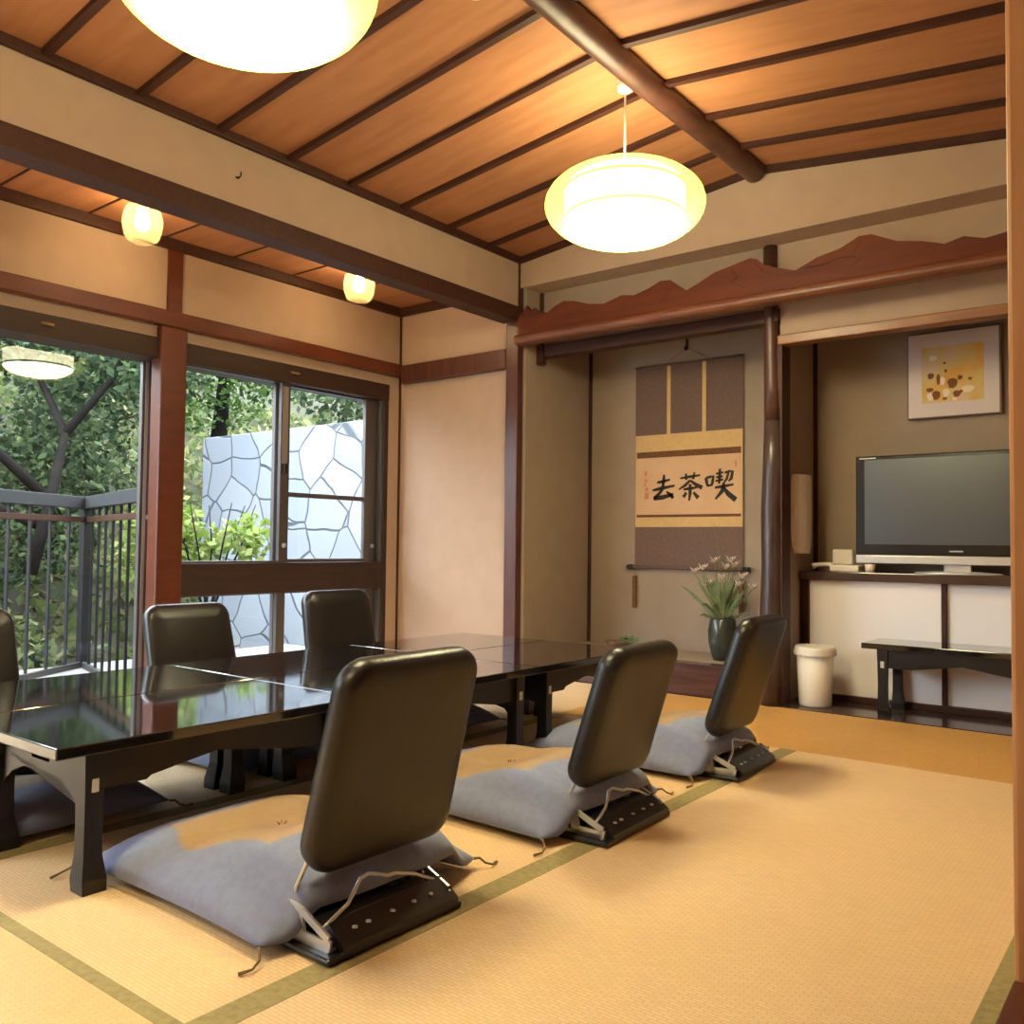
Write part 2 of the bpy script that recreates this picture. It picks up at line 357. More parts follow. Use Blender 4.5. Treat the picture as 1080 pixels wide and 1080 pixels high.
# polished board in front of the cabinet
b_ = boxobj('floor', (-1.70, RX, 4.262, T, -0.02, 0.004), M['dark_board'])
struct(b_, 'dark polished board floor in front of the white cabinet', 'floor')

# ------------------------------------------------------------------ ceilings
bm = bmesh.new()
for (x0, x1) in ((A - 0.02, RIDGE), (RIDGE, FARX)):
    z0, z1 = ceilz(x0), ceilz(x1)
    vs = [(x0, NY, z0), (x1, NY, z1), (x1, B + 0.1, z1), (x0, B + 0.1, z0)]
    lo = [bm.verts.new(v) for v in vs]; hi = [bm.verts.new((v[0], v[1], v[2] + 0.03)) for v in vs]
    bm.faces.new(lo); bm.faces.new(hi[::-1])
    for i in range(4): bm.faces.new((lo[i], hi[i], hi[(i + 1) % 4], lo[(i + 1) % 4]))
struct(link('ceiling', bm, M['cedar']), 'sloping cedar board ceiling with dark battens', 'ceiling')
boxobj_c = boxobj('ceiling', (W - 0.05, A - 0.02, NY, B + 0.1, 2.345, 2.37), M['cedar'])
struct(boxobj_c, 'lower wood ceiling strip over the window side', 'ceiling')
tn = [0]
def trim(dims, m, bev=0.004, label=None):
    tn[0] += 1
    o = boxobj('trim_%d' % tn[0], dims, m, bev=bev); return struct(o, label)
# ceiling battens following the two slopes
ys = [1.372 + 0.3505 * k for k in range(-5, 8)]
for y in ys:
    tn[0] += 1; bm = bmesh.new()
    for (x0, x1) in ((A + 0.001, RIDGE), (RIDGE, FARX)):
        z0, z1 = ceilz(x0), ceilz(x1); w = 0.015
        prism(bm, [(x0, z0 - 0.022), (x1, z1 - 0.022), (x1, z1 + 0.001), (x0, z0 + 0.001)], 'y', y - w, y + w)
    struct(link('trim_%d' % tn[0], bm, M['dark_batten']), None)
# thin joints of the lower ceiling
for k in range(-5, 7):
    y = 1.63 + 0.4 * k
    if y > NY and y < B - 0.1: trim((W, A - 0.08, y - 0.004, y + 0.004, 2.339, 2.346), M['dark_batten'], 0)
# edge mouldings
trim((A, A + 0.025, NY, B, 2.455, 2.497), M['dark_batten'])
tn[0] += 1; bm = bmesh.new()
for (x0, x1) in ((A, RIDGE), (RIDGE, RX)):
    z0, z1 = ceilz(x0), ceilz(x1)
    prism(bm, [(x0, z0 - 0.036), (x1, z1 - 0.036), (x1, z1 + 0.001), (x0, z0 + 0.001)], 'y', B - 0.022, B - 0.001)
struct(link('trim_%d' % tn[0], bm, M['dark_batten']))
trim((W, W + 0.03, NY, 4.15, 2.290, 2.345), M['dark_batten'])
trim((W + 0.03, A - 0.09, 4.115, 4.148, 2.290, 2.345), M['dark_batten'])
trim((A - 0.005, A + 0.010, B - 0.012, B - 0.001, 2.19, 2.456), M['dark_batten'], 0.002)

# ridge log
bm = bmesh.new()
pts = [(RIDGE + 0.006 * math.sin(i * 1.3), NY + 0.05 + (B - 0.075 - NY) * i / 16.0, 2.632 + 0.004 * math.sin(i * 0.9)) for i in range(17)]
tube(bm, pts, [0.056 + 0.004 * math.sin(i * 0.8) for i in range(17)], 20)
o = link('ceiling_log', bm, M['log'], smooth=True); autosmooth(o, 50)
tag(o, 'rounded polished log running along the ridge of the ceiling', 'beam')

# ------------------------------------------------------------------ walls
def wall(name, dims, m=None): return struct(boxobj(name, dims, m or M['plaster']))
wall('wall_left', (W - 0.1, W, NY, 4.15, 1.96, 2.345))
wall('wall_left', (W - 0.1, W, 4.04, 4.15, 0.0, 1.96))
wall('wall_left', (W - 0.1, W, NY, 4.04, 1.822, 1.96))
wall('wall_left', (A - 0.09, A, NY, 4.13, 2.19, 2.50)).name = 'wall_header'
wall('wall_far', (W - 0.1, A - 0.06, 4.15, 4.25, 0.0, 2.345))
wall('wall_back', (A, FARX, B, B + 0.17, 2.312, 2.75))                         # header above the alcoves
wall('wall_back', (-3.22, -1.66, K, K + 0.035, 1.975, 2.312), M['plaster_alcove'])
wall('wall_back', (-1.66, RX, K, K + 0.035, 1.842, 2.312))
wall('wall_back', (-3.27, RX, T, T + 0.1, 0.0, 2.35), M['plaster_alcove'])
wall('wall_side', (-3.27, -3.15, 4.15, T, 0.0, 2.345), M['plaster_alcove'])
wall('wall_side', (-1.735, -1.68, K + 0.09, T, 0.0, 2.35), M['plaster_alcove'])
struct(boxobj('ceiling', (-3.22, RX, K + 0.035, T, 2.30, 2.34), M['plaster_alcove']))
wall('wall_right', (RX, RX + 0.12, 1.96, T + 0.1, 0.0, 2.75))
wall('wall_near', (W - 0.1, FARX, NY - 0.1, NY, 0.0, 2.8))
wall('wall_passage', (FARX, FARX + 0.1, NY, T + 0.1, 0.0, 2.8))
wall('wall_passage', (RX + 0.12, FARX, 3.2, 3.3, 0.0, 2.8))
# vertical corner strips
trim((W, W + 0.012, 4.138, 4.15, 0.0, 1.885), M['dark_batten'], 0.002)
trim((W, W + 0.012, 4.138, 4.15, 1.962, 2.292), M['dark_batten'], 0.002)
trim((-3.15, -3.132, T - 0.018, T, 0.165, 2.30), M['dark_batten'], 0.002)
trim((-1.68, -1.66, T - 0.02, T, 0.66, 2.30), M['dark_batten'], 0.002)
trim((-3.15, -3.13, K - 0.02, K, 1.97, 2.31), M['dark_batten'], 0.002)
# beam under the low header, nageshi rails
trim((A - 0.10, A + 0.025, NY, 4.105, 2.105, 2.192), M['dark_batten'], 0.006)
trim((W, W + 0.055, NY, 4.15, 1.882, 1.962), M['redwood'], 0.006)
trim((W + 0.055, A - 0.075, 4.10, 4.15, 1.835, 1.955), M['post'], 0.006)
# post at the corner of the alcove
trim((-3.264, -3.172, 4.10, 4.192, 0.0, 2.105), M['post'], 0.006)
trim((-3.262, -3.174, 4.135, 4.19, 2.10, 2.312), M['post'], 0.003)
# window wall: pillar, upper pillar, side jamb
trim((W - 0.05, W + 0.045, 2.41, 2.557, 0.0, 1.882), M['redwood'], 0.008)
trim((W - 0.02, W + 0.02, 2.457, 2.537, 1.962, 2.292), M['redwood'], 0.004)
trim((W - 0.09, W + 0.01, 4.00, 4.04, 0.0, 1.822), M['frame_dark'], 0.004)
trim((W - 0.18, W + 0.015, NY, 4.04, 1.715, 1.822), M['frame_dark'], 0.005)
trim((W - 0.18, W + 0.015, NY, 4.04, 0.0, 0.045), M['frame_dark'], 0.004)
# right pillar and threshold beside the camera
bm = bmesh.new(); box(bm, RX, RX + 0.12, 1.84, 1.96, 0.0, 2.62, bev=0.008)
tn[0] += 1; struct(link('trim_%d' % tn[0], bm, M['pillar']))
trim((RX, RX + 0.12, NY, 1.84, -0.01, 0.008), M['redwood'], 0.002)
# door head rail of the opening beside the camera
wall('wall_right', (RX, RX + 0.12, NY, 1.84, 1.90, 2.66))
# lintels of the two alcoves
tn[0] += 1; bm = bmesh.new(); box(bm, -3.14, -1.66, K - 0.03, K + 0.05, 1.915, 1.985, bev=0.004)
struct(link('trim_%d' % tn[0], bm, M['dark_batten']))
trim((-3.15, -3.105, K - 0.05, K - 0.005, 1.868, 1.985), M['dark_batten'], 0.003)
trim((-1.665, RX, K - 0.035, K + 0.045, 1.795, 1.845), M['lintel'], 0.006)
# alcove platform and its dark front sill
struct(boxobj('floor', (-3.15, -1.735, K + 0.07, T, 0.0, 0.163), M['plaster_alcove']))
trim((-3.17, -1.76, K - 0.03, K + 0.07, 0.0, 0.168), M['gamachi'], 0.006)

# ------------------------------------------------------------------ carved mountain transom
top = [(-3.165, 2.12), (-3.129, 2.148), (-3.101, 2.183), (-3.073, 2.145), (-3.046, 2.163), (-3.018, 2.131), (-2.95, 2.12), (-2.897, 2.15), (-2.838, 2.168), (-2.767, 2.157), (-2.665, 2.124), (-2.572, 2.109), (-2.458, 2.138), (-2.381, 2.125), (-2.295, 2.146), (-2.222, 2.174), (-2.166, 2.169), (-2.074, 2.098), (-2.01, 2.122), (-1.916, 2.164), (-1.825, 2.18), (-1.731, 2.2), (-1.697, 2.189), (-1.658, 2.154), (-1.597, 2.128), (-1.504, 2.097), (-1.4, 2.141), (-1.295, 2.161), (-1.21, 2.201), (-1.156, 2.198), (-1.047, 2.145), (-0.945, 2.124), (-0.854, 2.093), (-0.78, 2.111), (-0.698, 2.086), (-0.638, 2.093), (-0.5, 2.12), (-0.38, 2.10), (RX, 2.09)]
cb = empty('carved_transom', (0, 4.10, 1.96)); tag(cb, 'dark wooden transom carved as a mountain skyline above the alcoves', 'carved beam')
bm = bmesh.new()
for (a, b) in zip(top, top[1:]):
    prism(bm, [(a[0], 2.00), (b[0], 2.00), b, a], 'y', 4.085, 4.115)
bmesh.ops.remove_doubles(bm, verts=bm.verts, dist=1e-5)
p = link('mountain_panel', bm, M['carved'], cb); p.location = (0, -4.10, -1.96)
bm = bmesh.new()
prof = [(4.075 + 0.03 * math.cos(t), 1.985 + 0.03 * math.sin(t)) for t in [PI / 2 + PI * k / 8 for k in range(9)]] + [(4.12, 1.955), (4.12, 2.015)]
prism(bm, prof, 'x', -3.165, RX)
p = link('rounded_lower_rail', bm, M['carved_rail'], cb); p.location = (0, -4.10, -1.96)
# carved ridge lines
for ln in ([(-1.83, 2.165), (-1.79, 2.12), (-1.82, 2.10), (-1.76, 2.06)], [(-1.70, 2.17), (-1.66, 2.12), (-1.62, 2.10)], [(-1.20, 2.19), (-1.24, 2.13), (-1.20, 2.10), (-1.28, 2.05)], [(-2.20, 2.16), (-2.17, 2.11), (-2.21, 2.08)], [(-1.45, 2.10), (-1.36, 2.10), (-1.30, 2.12), (-1.22, 2.11)], [(-2.84, 2.15), (-2.80, 2.11), (-2.82, 2.08)]):
    bm = bmesh.new(); tube(bm, [(x, 4.0845, z) for x, z in ln], 0.0022, 5)
    p = link('carved_line', bm, M['redwood'], cb); p.location = (0, -4.10, -1.96)

# ------------------------------------------------------------------ alcove post (natural log) with dark jamb
ap = empty('alcove_post', (-1.70, K, 0.0)); tag(ap, 'gnarled dark natural log post between the scroll alcove and the television alcove', 'post')
bm = bmesh.new()
zs = [0.0, 0.2, 0.45, 0.7, 0.95, 1.2, 1.42, 1.6, 1.8, 2.0, 2.31]
cx = [-1.702, -1.700, -1.705, -1.700, -1.702, -1.698, -1.695, -1.700, -1.704, -1.708, -1.710]
rr = [0.060, 0.056, 0.057, 0.054, 0.055, 0.050, 0.046, 0.042, 0.040, 0.037, 0.036]
tube(bm, [(x + 1.70, 0, z) for x, z in zip(cx[:7], zs[:7])], rr[:7], 20)
link('lower_trunk', bm, M['log_dark'], ap, smooth=True)
bm = bmesh.new(); tube(bm, [(x + 1.70, 0, z) for x, z in zip(cx[6:], zs[6:])], rr[6:], 20)
link('upper_trunk', bm, M['log'], ap, smooth=True)
bm = bmesh.new(); box(bm, 0.030, 0.058, -0.02, 0.09, 0.0, 1.80, bev=0.003)
link('side_jamb', bm, M['dark_batten'], ap)

# ------------------------------------------------------------------ windows
def pane(parent, y0, y1, z0, z1, x):
    bm = bmesh.new(); f = bm.faces.new([bm.verts.new(p) for p in ((x, y0, z0), (x, y1, z0), (x, y1, z1), (x, y0, z1))])
    return link('glass_pane', bm, M['glass'], parent)
def sash(parent, y0, y1, z0, z1, x, w=0.045, m=None, wl=None, wr=None, cross=None, lock=False):
    m = m or M['alu']; wl = wl or w; wr = wr or w
    bm = bmesh.new()
    box(bm, x - 0.014, x + 0.014, y0, y0 + wl, z0, z1, bev=0.003); box(bm, x - 0.014, x + 0.014, y1 - wr, y1, z0, z1, bev=0.003)
    box(bm, x - 0.012, x + 0.012, y0 + wl, y1 - wr, z0, z0 + w, bev=0.002); box(bm, x - 0.012, x + 0.012, y0 + wl, y1 - wr, z1 - w * 0.6, z1, bev=0.002)
    if cross: box(bm, x - 0.012, x + 0.012, y0 + wl, y1 - wr, cross - 0.014, cross + 0.014, bev=0.002)
    s = link('window_sash', bm, m, parent); pane(parent, y0 + wl * 0.8, y1 - wr * 0.8, z0 + w * 0.8, z1 - w * 0.5, x)
    if lock:
        bm = bmesh.new(); yk = y1 - wr / 2; box(bm, x + 0.014, x + 0.028, yk - 0.012, yk + 0.012, lock - 0.03, lock + 0.03, bev=0.004)
        link('crescent_lock', bm, M['blackmetal'], s)
    return s
w1 = struct(empty('window_1', (0, 0, 0)))
w1['label'] = 'tall sliding glass door onto the railed terrace, left of the red pillar'
sash(w1, NY + 0.02, -0.60, 0.045, 1.78, W - 0.15, 0.05)
sash(w1, -0.64, 0.95, 0.045, 1.78, W - 0.12, 0.02, wl=0.05, wr=0.05)
sash(w1, 0.92, 2.54, 0.045, 1.78, W - 0.15, 0.02, wl=0.05, wr=0.125)
bm = bmesh.new(); box(bm, W - 0.134, W - 0.128, 2.43, 2.445, 0.05, 1.76); box(bm, W - 0.134, W - 0.130, 2.475, 2.48, 0.05, 1.76); link('stile_ridges', bm, M['alu_light'], w1)
bm = bmesh.new(); lathe(bm, [(0, 0), (0.014, 0.0), (0.014, 0.008), (0.006, 0.014), (0, 0.014)], 16)
o = link('round_catch', bm, M['alu_light'], w1, smooth=True); o.location = (W - 0.134, 2.462, 0.905); o.rotation_euler = (0, PI / 2, 0)
w2 = struct(empty('window_2', (0, 0, 0)))
w2['label'] = 'two light window between the red pillar and the corner, stone wall outside'
sash(w2, 3.18, 3.985, 0.665, 1.715, W - 0.055, 0.02, wl=0.06, wr=0.10, cross=1.065)
sash(w2, 2.557, 3.262, 0.665, 1.715, W - 0.02, 0.012, m=M['alu'], wl=0.02, wr=0.065, lock=1.21)
boxs = bmesh.new(); box(boxs, W - 0.005, W - 0.0035, 3.205, 3.245, 1.24, 1.69); link('pale_stile_face', boxs, M['alu_light'], w2)
for (yy, zz) in ((3.23, 0.765), (3.955, 0.765)):
    bm = bmesh.new(); lathe(bm, [(0, 0), (0.014, 0.0), (0.014, 0.008), (0.006, 0.014), (0, 0.014)], 16)
    o = link('round_catch', bm, M['alu_light'], w2, smooth=True); o.location = (W - 0.004 if yy < 3.5 else W - 0.04, yy, zz); o.rotation_euler = (0, PI / 2, 0)
bm = bmesh.new(); box(bm, W - 0.08, W + 0.005, 2.557, 4.0, 0.495, 0.665, bev=0.004); link('transom', bm, M['frame_dark'], w2)
bm = bmesh.new(); box(bm, W - 0.075, W + 0.0, 3.985, 4.001, 0.045, 1.715); link('side_frame', bm, M['alu'], w2)
sash(w2, 3.19, 3.985, 0.045, 0.495, W - 0.055, 0.02, wl=0.06, wr=0.08)
sash(w2, 2.557, 3.25, 0.045, 0.495, W - 0.02, 0.015, wl=0.02, wr=0.06)
# small fasteners on the header frame
for (yy, lab) in ((1.86, 'small brass bracket on the header above the glass door'), (3.27, 'small brass bracket on the header above the two light window')):
    h = empty('curtain_bracket', (W + 0.015, yy, 1.775)); tag(h, lab, 'bracket')
    bm = bmesh.new(); box(bm, 0, 0.012, -0.028, 0.028, -0.006, 0.006, bev=0.002); link('plate', bm, M['cord'], h)
    bm = bmesh.new(); tube(bm, [(0.012, -0.02, 0), (0.03, -0.012, -0.006), (0.034, 0, -0.008), (0.03, 0.012, -0.006), (0.012, 0.02, 0)], 0.003, 6); link('loop', bm, M['cord'], h, smooth=True)
# hook on the header wall
bm = bmesh.new(); tube(bm, [(0, 0, 0), (0.02, 0, 0), (0.026, 0, 0.005), (0.026, 0, 0.02)], 0.003, 6); lathe(bm, [(0.009, -0.001), (0.009, 0.003)], 12, (0.0, 0, 0))
o = link('wall_hook', bm, M['bark'], None, smooth=True, loc=(A + 0.001, 2.172, 2.315)); tag(o, 'tiny dark hook on the cream wall band over the window side', 'hook')

# ------------------------------------------------------------------ low tables
def make_table(L=0.87, Wd=0.515, H=0.335):
    """long side along local y; origin on floor at the centre"""
    t = empty('low_table')
    bm = bmesh.new(); box(bm, -Wd / 2, Wd / 2, -L / 2 + 0.002, L / 2 - 0.002, H - 0.026, H, bev=0.003)
    link('table_top', bm, M['lacquer'], t)
    zt = H - 0.026; ly = L / 2 - 0.095; lx = Wd / 2 - 0.035
    for sx in (-1, 1):      # long aprons with stepped brackets
        q = [(-ly, zt), (ly, zt), (ly, zt - 0.085), (ly - 0.13, zt - 0.085), (ly - 0.15, zt - 0.07), (ly - 0.20, zt - 0.058), (ly - 0.24, zt - 0.035), (-ly + 0.24, zt - 0.035), (-ly + 0.20, zt - 0.058), (-ly + 0.15, zt - 0.07), (-ly + 0.13, zt - 0.085), (-ly, zt - 0.085)]
        bm = bmesh.new(); prism(bm, q, 'x', sx * lx - 0.009, sx * lx + 0.009); link('side_apron', bm, M['lacquer_leg'], t)
    for sy in (-1, 1):      # end boards with a slot and an arch below
        bm = bmesh.new(); y = sy * ly
        arch = [(-lx + 0.01, zt), (lx - 0.01, zt), (lx - 0.01, zt - 0.022), (-lx + 0.01, zt - 0.022)]
        prism(bm, arch, 'y', y - 0.009, y + 0.009)
        for s in (-1, 1): box(bm, s * 0.045, s * (lx - 0.01), y - 0.009, y + 0.009, zt - 0.05, zt - 0.022)
        n = 14; low = []
        for i in range(n + 1):
            u = -1 + 2 * i / n; low.append((u * (lx - 0.015), zt - 0.075 - 0.075 * abs(u) ** 3.2))
        prism(bm, [(lx - 0.015, zt - 0.05), (-lx + 0.015, zt - 0.05)] + low, 'y', y - 0.009, y + 0.009)
        link('end_board', bm, M['lacquer_leg'], t)
        for sx in (-1, 1):
            bm = bmesh.new(); prof = [(0.0, 0.021), (0.03, 0.0245), (0.08, 0.0215), (0.15, 0.0205), (0.24, 0.022), (zt, 0.024)]
            rings = []
            for (z, h) in prof:
                hx = h; cxx = sx * lx; fl = 0.0
                if z < 0.08: fl = 0.012 * (1 - z / 0.08)
                xa, xb = cxx - hx - (fl if sx > 0 else 0), cxx + hx + (fl if sx < 0 else 0)
                ya, yb = y - h - (fl if sy > 0 else 0), y + h + (fl if sy < 0 else 0)
                rings.append([bm.verts.new(p) for p in ((xa, ya, z), (xb, ya, z), (xb, yb, z), (xa, yb, z))])
            for a_, b2 in zip(rings, rings[1:]):
                for k in range(4): bm.faces.new((a_[k], a_[(k + 1) % 4], b2[(k + 1) % 4], b2[k]))
            bm.faces.new(rings[0][::-1]); bm.faces.new(rings[-1])
            lg = link('leg', bm, M['lacquer_leg'], t)
            bm = bmesh.new(); box(bm, sx * lx + sx * 0.0222, sx * lx + sx * 0.026, y - 0.008, y + 0.008, zt - 0.085, zt - 0.055, bev=0.001)
            link('hinge_clip', bm, M['chrome'], lg)
    return t
def children(o): return [c for c in list(bpy.data.objects) if c.parent is o]
def copy_tree(o, parent=None):
    c = o.copy(); C.objects.link(c)
    if parent is not None: c.parent = parent
    for ch in children(o): copy_tree(ch, c)
    return c
tproto = make_table()
tabs = [(-2.185, 1.335, 0.0, 'near black lacquer low table in the chair-side row, closest to the camera'),
        (-2.705, 1.335, 0.0, 'near black lacquer low table in the window-side row, at the left edge'),
        (-2.185, 2.205, 0.0, 'middle black lacquer low table in the chair-side row'),
        (-2.705, 2.205, 0.0, 'middle black lacquer low table in the window-side row'),
        (-2.185, 3.005, 0.0, 'far black lacquer low table in the chair-side row, nearest the scroll alcove'),
        (-2.705, 3.005, 0.0, 'far black lacquer low table in the window-side row, by the cream wall panel')]
grp = 'black low tables pushed together in the middle'
for i, (x, y, rz, lb) in enumerate(tabs):
    o = tproto if i == 0 else copy_tree(tproto)
    o.location = (x, y, 0); o.rotation_euler = (0, 0, rz); tag(o, lb, 'low table', grp)
    if i >= 4: o.scale = (1, 0.80 / 0.87 * 0.93, 1)
    if i in (4, 5): o.location.y = 3.02; o.scale = (1, 0.87, 1)
# adjust rows: near 0.90-1.77, middle 1.77-2.63, far 2.63-3.39
o = copy_tree(tproto); o.location = (-0.845, 4.47, 0.004); o.rotation_euler = (0, 0, PI / 2); o.scale = (0.57, 1, 1)
tag(o, 'spare black low table standing on the board before the white cabinet doors', 'low table')

# ------------------------------------------------------------------ floor chairs
def backrest_mesh(w=0.398, h=0.440, t=0.062, rc=0.065):
    bm = bmesh.new(); n = 10
    def outline(ins):
        r = max(rc - ins, 0.012); hw = w / 2 - ins; pts = []
        for (cx_, cz_, a0) in ((hw - r, h - ins - r, 0), (-(hw - r), h - ins - r, PI / 2), (-(hw - r) - 0.0, ins + r, PI), (hw - r, ins + r, 1.5 * PI)):
            for k in range(n + 1):
                a = a0 + PI / 2 * k / n; pts.append((cx_ + r * math.cos(a), cz_ + r * math.sin(a)))
        return pts
    prof = []
    m = 7
    for k in range(m + 1):
        a = -PI / 2 + PI * k / m; prof.append((0.021 * (1 - math.cos(a)), t / 2 * math.sin(a) * 1.0))
    prof = [(0.07, -t / 2 - 0.010), (0.04, -t / 2 - 0.006)] + prof + [(0.04, t / 2 + 0.003), (0.07, t / 2 + 0.005)]
    rings = []
    for ins, d in prof:
        ring = []
        for (y, z) in outline(ins):
            tz = (z / h)
            wide = 1.0 - 0.05 * tz
            curve = 0.018 * ((tz - 0.45) ** 2) * 2 + 0.0
            ring.append(bm.verts.new((d + curve, y * wide, z)))
        rings.append(ring)
    for a_, b2 in zip(rings, rings[1:]):
        L_ = len(a_)
        for k in range(L_): bm.faces.new((a_[k], a_[(k + 1) % L_], b2[(k + 1) % L_], b2[k]))
    bm.faces.new(rings[0][::-1]); bm.faces.new(rings[-1])
    return bm
def make_chair():
    """local +x is the back; origin on the floor"""
    t = empty('floor_chair')
    bm = bmesh.new(); box(bm, -0.20, 0.20, -0.184, 0.184, 0.0, 0.014, bev=0.005)
    # rear channel
    prism(bm, [(0.115, 0.014), (0.20, 0.014), (0.198, 0.024), (0.150, 0.058), (0.115, 0.060)], 'y', -0.145, 0.172)
    link('base_plate', bm, M['blackmetal'], t)
    for yy in (-0.1, -0.065, 0.0, 0.06, 0.11):
        bm = bmesh.new(); lathe(bm, [(0, 0), (0.006, 0.0), (0.005, 0.003), (0, 0.004)], 10, (0.176, yy, 0.0415)); link('rivet', bm, M['chrome'], t)
    for s in (-1, 1):
        bm = bmesh.new(); y0 = s * 0.160; y1 = s * 0.166
        # triangular side bracket with two openings, made of bars
        P_ = [(0.0, 0.018), (0.172, 0.018), (0.176, 0.038), (0.10, 0.070), (0.06, 0.078), (0.0, 0.056)]
        def bar(a, b, w=0.008):
            d = Vector((b[0] - a[0], b[1] - a[1])); d.normalize(); nn = Vector((-d.y, d.x)) * w / 2
            prism(bm, [(a[0] + nn.x, a[1] + nn.y), (b[0] + nn.x, b[1] + nn.y), (b[0] - nn.x, b[1] - nn.y), (a[0] - nn.x, a[1] - nn.y)], 'y', min(y0, y1), max(y0, y1))
        for a, b in zip(P_, P_[1:] + P_[:1]): bar(a, b, 0.015)
        bar((0.085, 0.074), (0.095, 0.018), 0.026); bar((0.03, 0.062), (0.06, 0.022), 0.012); bar((0.10, 0.024), (0.170, 0.024), 0.022)
        br = link('bracket', bm, M['chrome'], t)
        bm = bmesh.new(); box(bm, 0.0, 0.176, min(y1, y1 - s * 0.03), max(y1, y1 - s * 0.03), 0.0142, 0.018); link('bracket_foot', bm, M['chrome'], br)
        bm = bmesh.new(); tube(bm, [(0.075, s * 0.150, 0.032), (0.062, s * 0.150, 0.075), (0.060, s * 0.150, 0.105), (0.085, s * 0.148, 0.150), (0.098, s * 0.146, 0.185)], 0.0045, 8)
        link('support_rod', bm, M['chrome'], t, smooth=True)
    bm = bmesh.new()
    tube(bm, [(0.150, -0.157, 0.050), (0.148, -0.135, 0.058), (0.138, -0.085, 0.072), (0.130, -0.06, 0.090), (0.122, -0.04, 0.104), (0.118, -0.015, 0.106), (0.122, 0.012, 0.098), (0.128, 0.03, 0.092), (0.130, 0.05, 0.092), (0.138, 0.10, 0.078), (0.150, 0.157, 0.050)], 0.0040, 8)
    link('release_wire', bm, M['chrome'], t, smooth=True)
    b = link('backrest', backrest_mesh(), M['vinyl'], t); autosmooth(b, 60)
    b.location = (0.084, 0, 0.134); b.rotation_euler = (0, math.radians(14), 0)
    return t
cproto = make_chair()
chairs = [(-1.47, 1.283, -0.01, 14, 1.0, 'black vinyl floor chair closest to the camera, seen from behind'),
          (-1.425, 2.15, 0.03, 17, 0.90, 'black vinyl floor chair, second from the camera on the open floor side'),
          (-1.43, 2.975, 0.05, 18, 0.98, 'black vinyl floor chair nearest the flower vase, on the open floor side'),
          (-2.905, 1.10, PI, 13, 1.0, 'black vinyl floor chair on the window side, cut by the left picture edge'),
          (-3.08, 2.04, PI + 0.03, 15, 0.93, 'black vinyl floor chair on the window side in front of the red pillar'),
          (-2.99, 2.725, PI - 0.02, 11, 1.0, 'black vinyl floor chair on the window side in front of the lower window panes')]
for i, (x, y, rz, rec, sc, lb) in enumerate(chairs):
    o = cproto if i == 0 else copy_tree(cproto)
    o.location = (x, y, 0.0012); o.rotation_euler = (0, 0, rz); tag(o, lb, 'floor chair', 'black vinyl floor chairs around the tables')
    for ch in children(o):
        if ch.name.startswith('backrest'):
            ch.rotation_euler = (0, math.radians(rec), 0); ch.scale = (1, 1, sc)
            ch.location.y = 0.032 if i == 0 else 0.006 if i < 3 else 0.0

# ------------------------------------------------------------------ zabuton cushions
def cushion_mesh(a=0.68, b=0.62, hgt=0.10, seed=0, cz=(0.25, 0.19), under=0.048):
    bm = bmesh.new(); n = 44; top_, bot = [], []
    for i in range(n + 1):
        r1, r2 = [], []
        for j in range(n + 1):
            u = -1 + 2 * i / n; v = -1 + 2 * j / n
            # concentrate samples to the edge
            u = math.sin(u * PI / 2) * 0.35 + u * 0.65; v = math.sin(v * PI / 2) * 0.35 + v * 0.65
            pull = 1 + (0.13 * (1 - abs(v) ** 3) if u > 0 else -0.045 * (1 - abs(v) ** 2)) * abs(u) ** 4; pull2 = 1 - 0.045 * (1 - abs(u) ** 2) * abs(v) ** 4
            x = u * a / 2 * pull; y = v * b / 2 * pull2
            e = max(0.0, (1 - abs(u) ** 3.2)) ** 0.55 * max(0.0, (1 - abs(v) ** 3.2)) ** 0.55
            dimple = 0.022 * math.exp(-((u * 3) ** 2 + (v * 3) ** 2))
            wr = 0.005 * noise.noise(Vector((x * 7, y * 7, seed))) + 0.0015 * noise.noise(Vector((x * 18 + y * 9, y * 16, seed + 3)))
            edge = max(abs(u), abs(v)); wr += 0.002 * math.sin(26 * (u if abs(v) > abs(u) else v)) * max(0, edge - 0.6) * 2 * e
            # cushion rests on the seat plate (x > -0.05 local, |y| < .18) and drapes to the floor elsewhere
            s = min(1.0, max(0.0, (x + 0.10) / 0.12)) * min(1.0, max(0.0, (0.26 - abs(y)) / 0.07))
            rise = 0.020 + under * (s * s * (3 - 2 * s)) * min(1.0, max(0.0, (x + 0.05) / 0.25))
            r1.append(bm.verts.new((x, y, rise + 0.004 + (hgt - dimple) * e + wr * e)))
            if 0 < i < n and 0 < j < n: r2.append(bm.verts.new((x, y, rise + 0.003 - 0.018 * e)))
            else: r2.append(r1[-1])
        top_.append(r1); bot.append(r2)
    for i in range(n):
        for j in range(n):
            bm.faces.new((top_[i][j], top_[i + 1][j], top_[i + 1][j + 1], top_[i][j + 1]))
            q = [bot[i][j], bot[i][j + 1], bot[i + 1][j + 1], bot[i + 1][j]]
            try: bm.faces.new(q)
            except ValueError: pass
    return bm
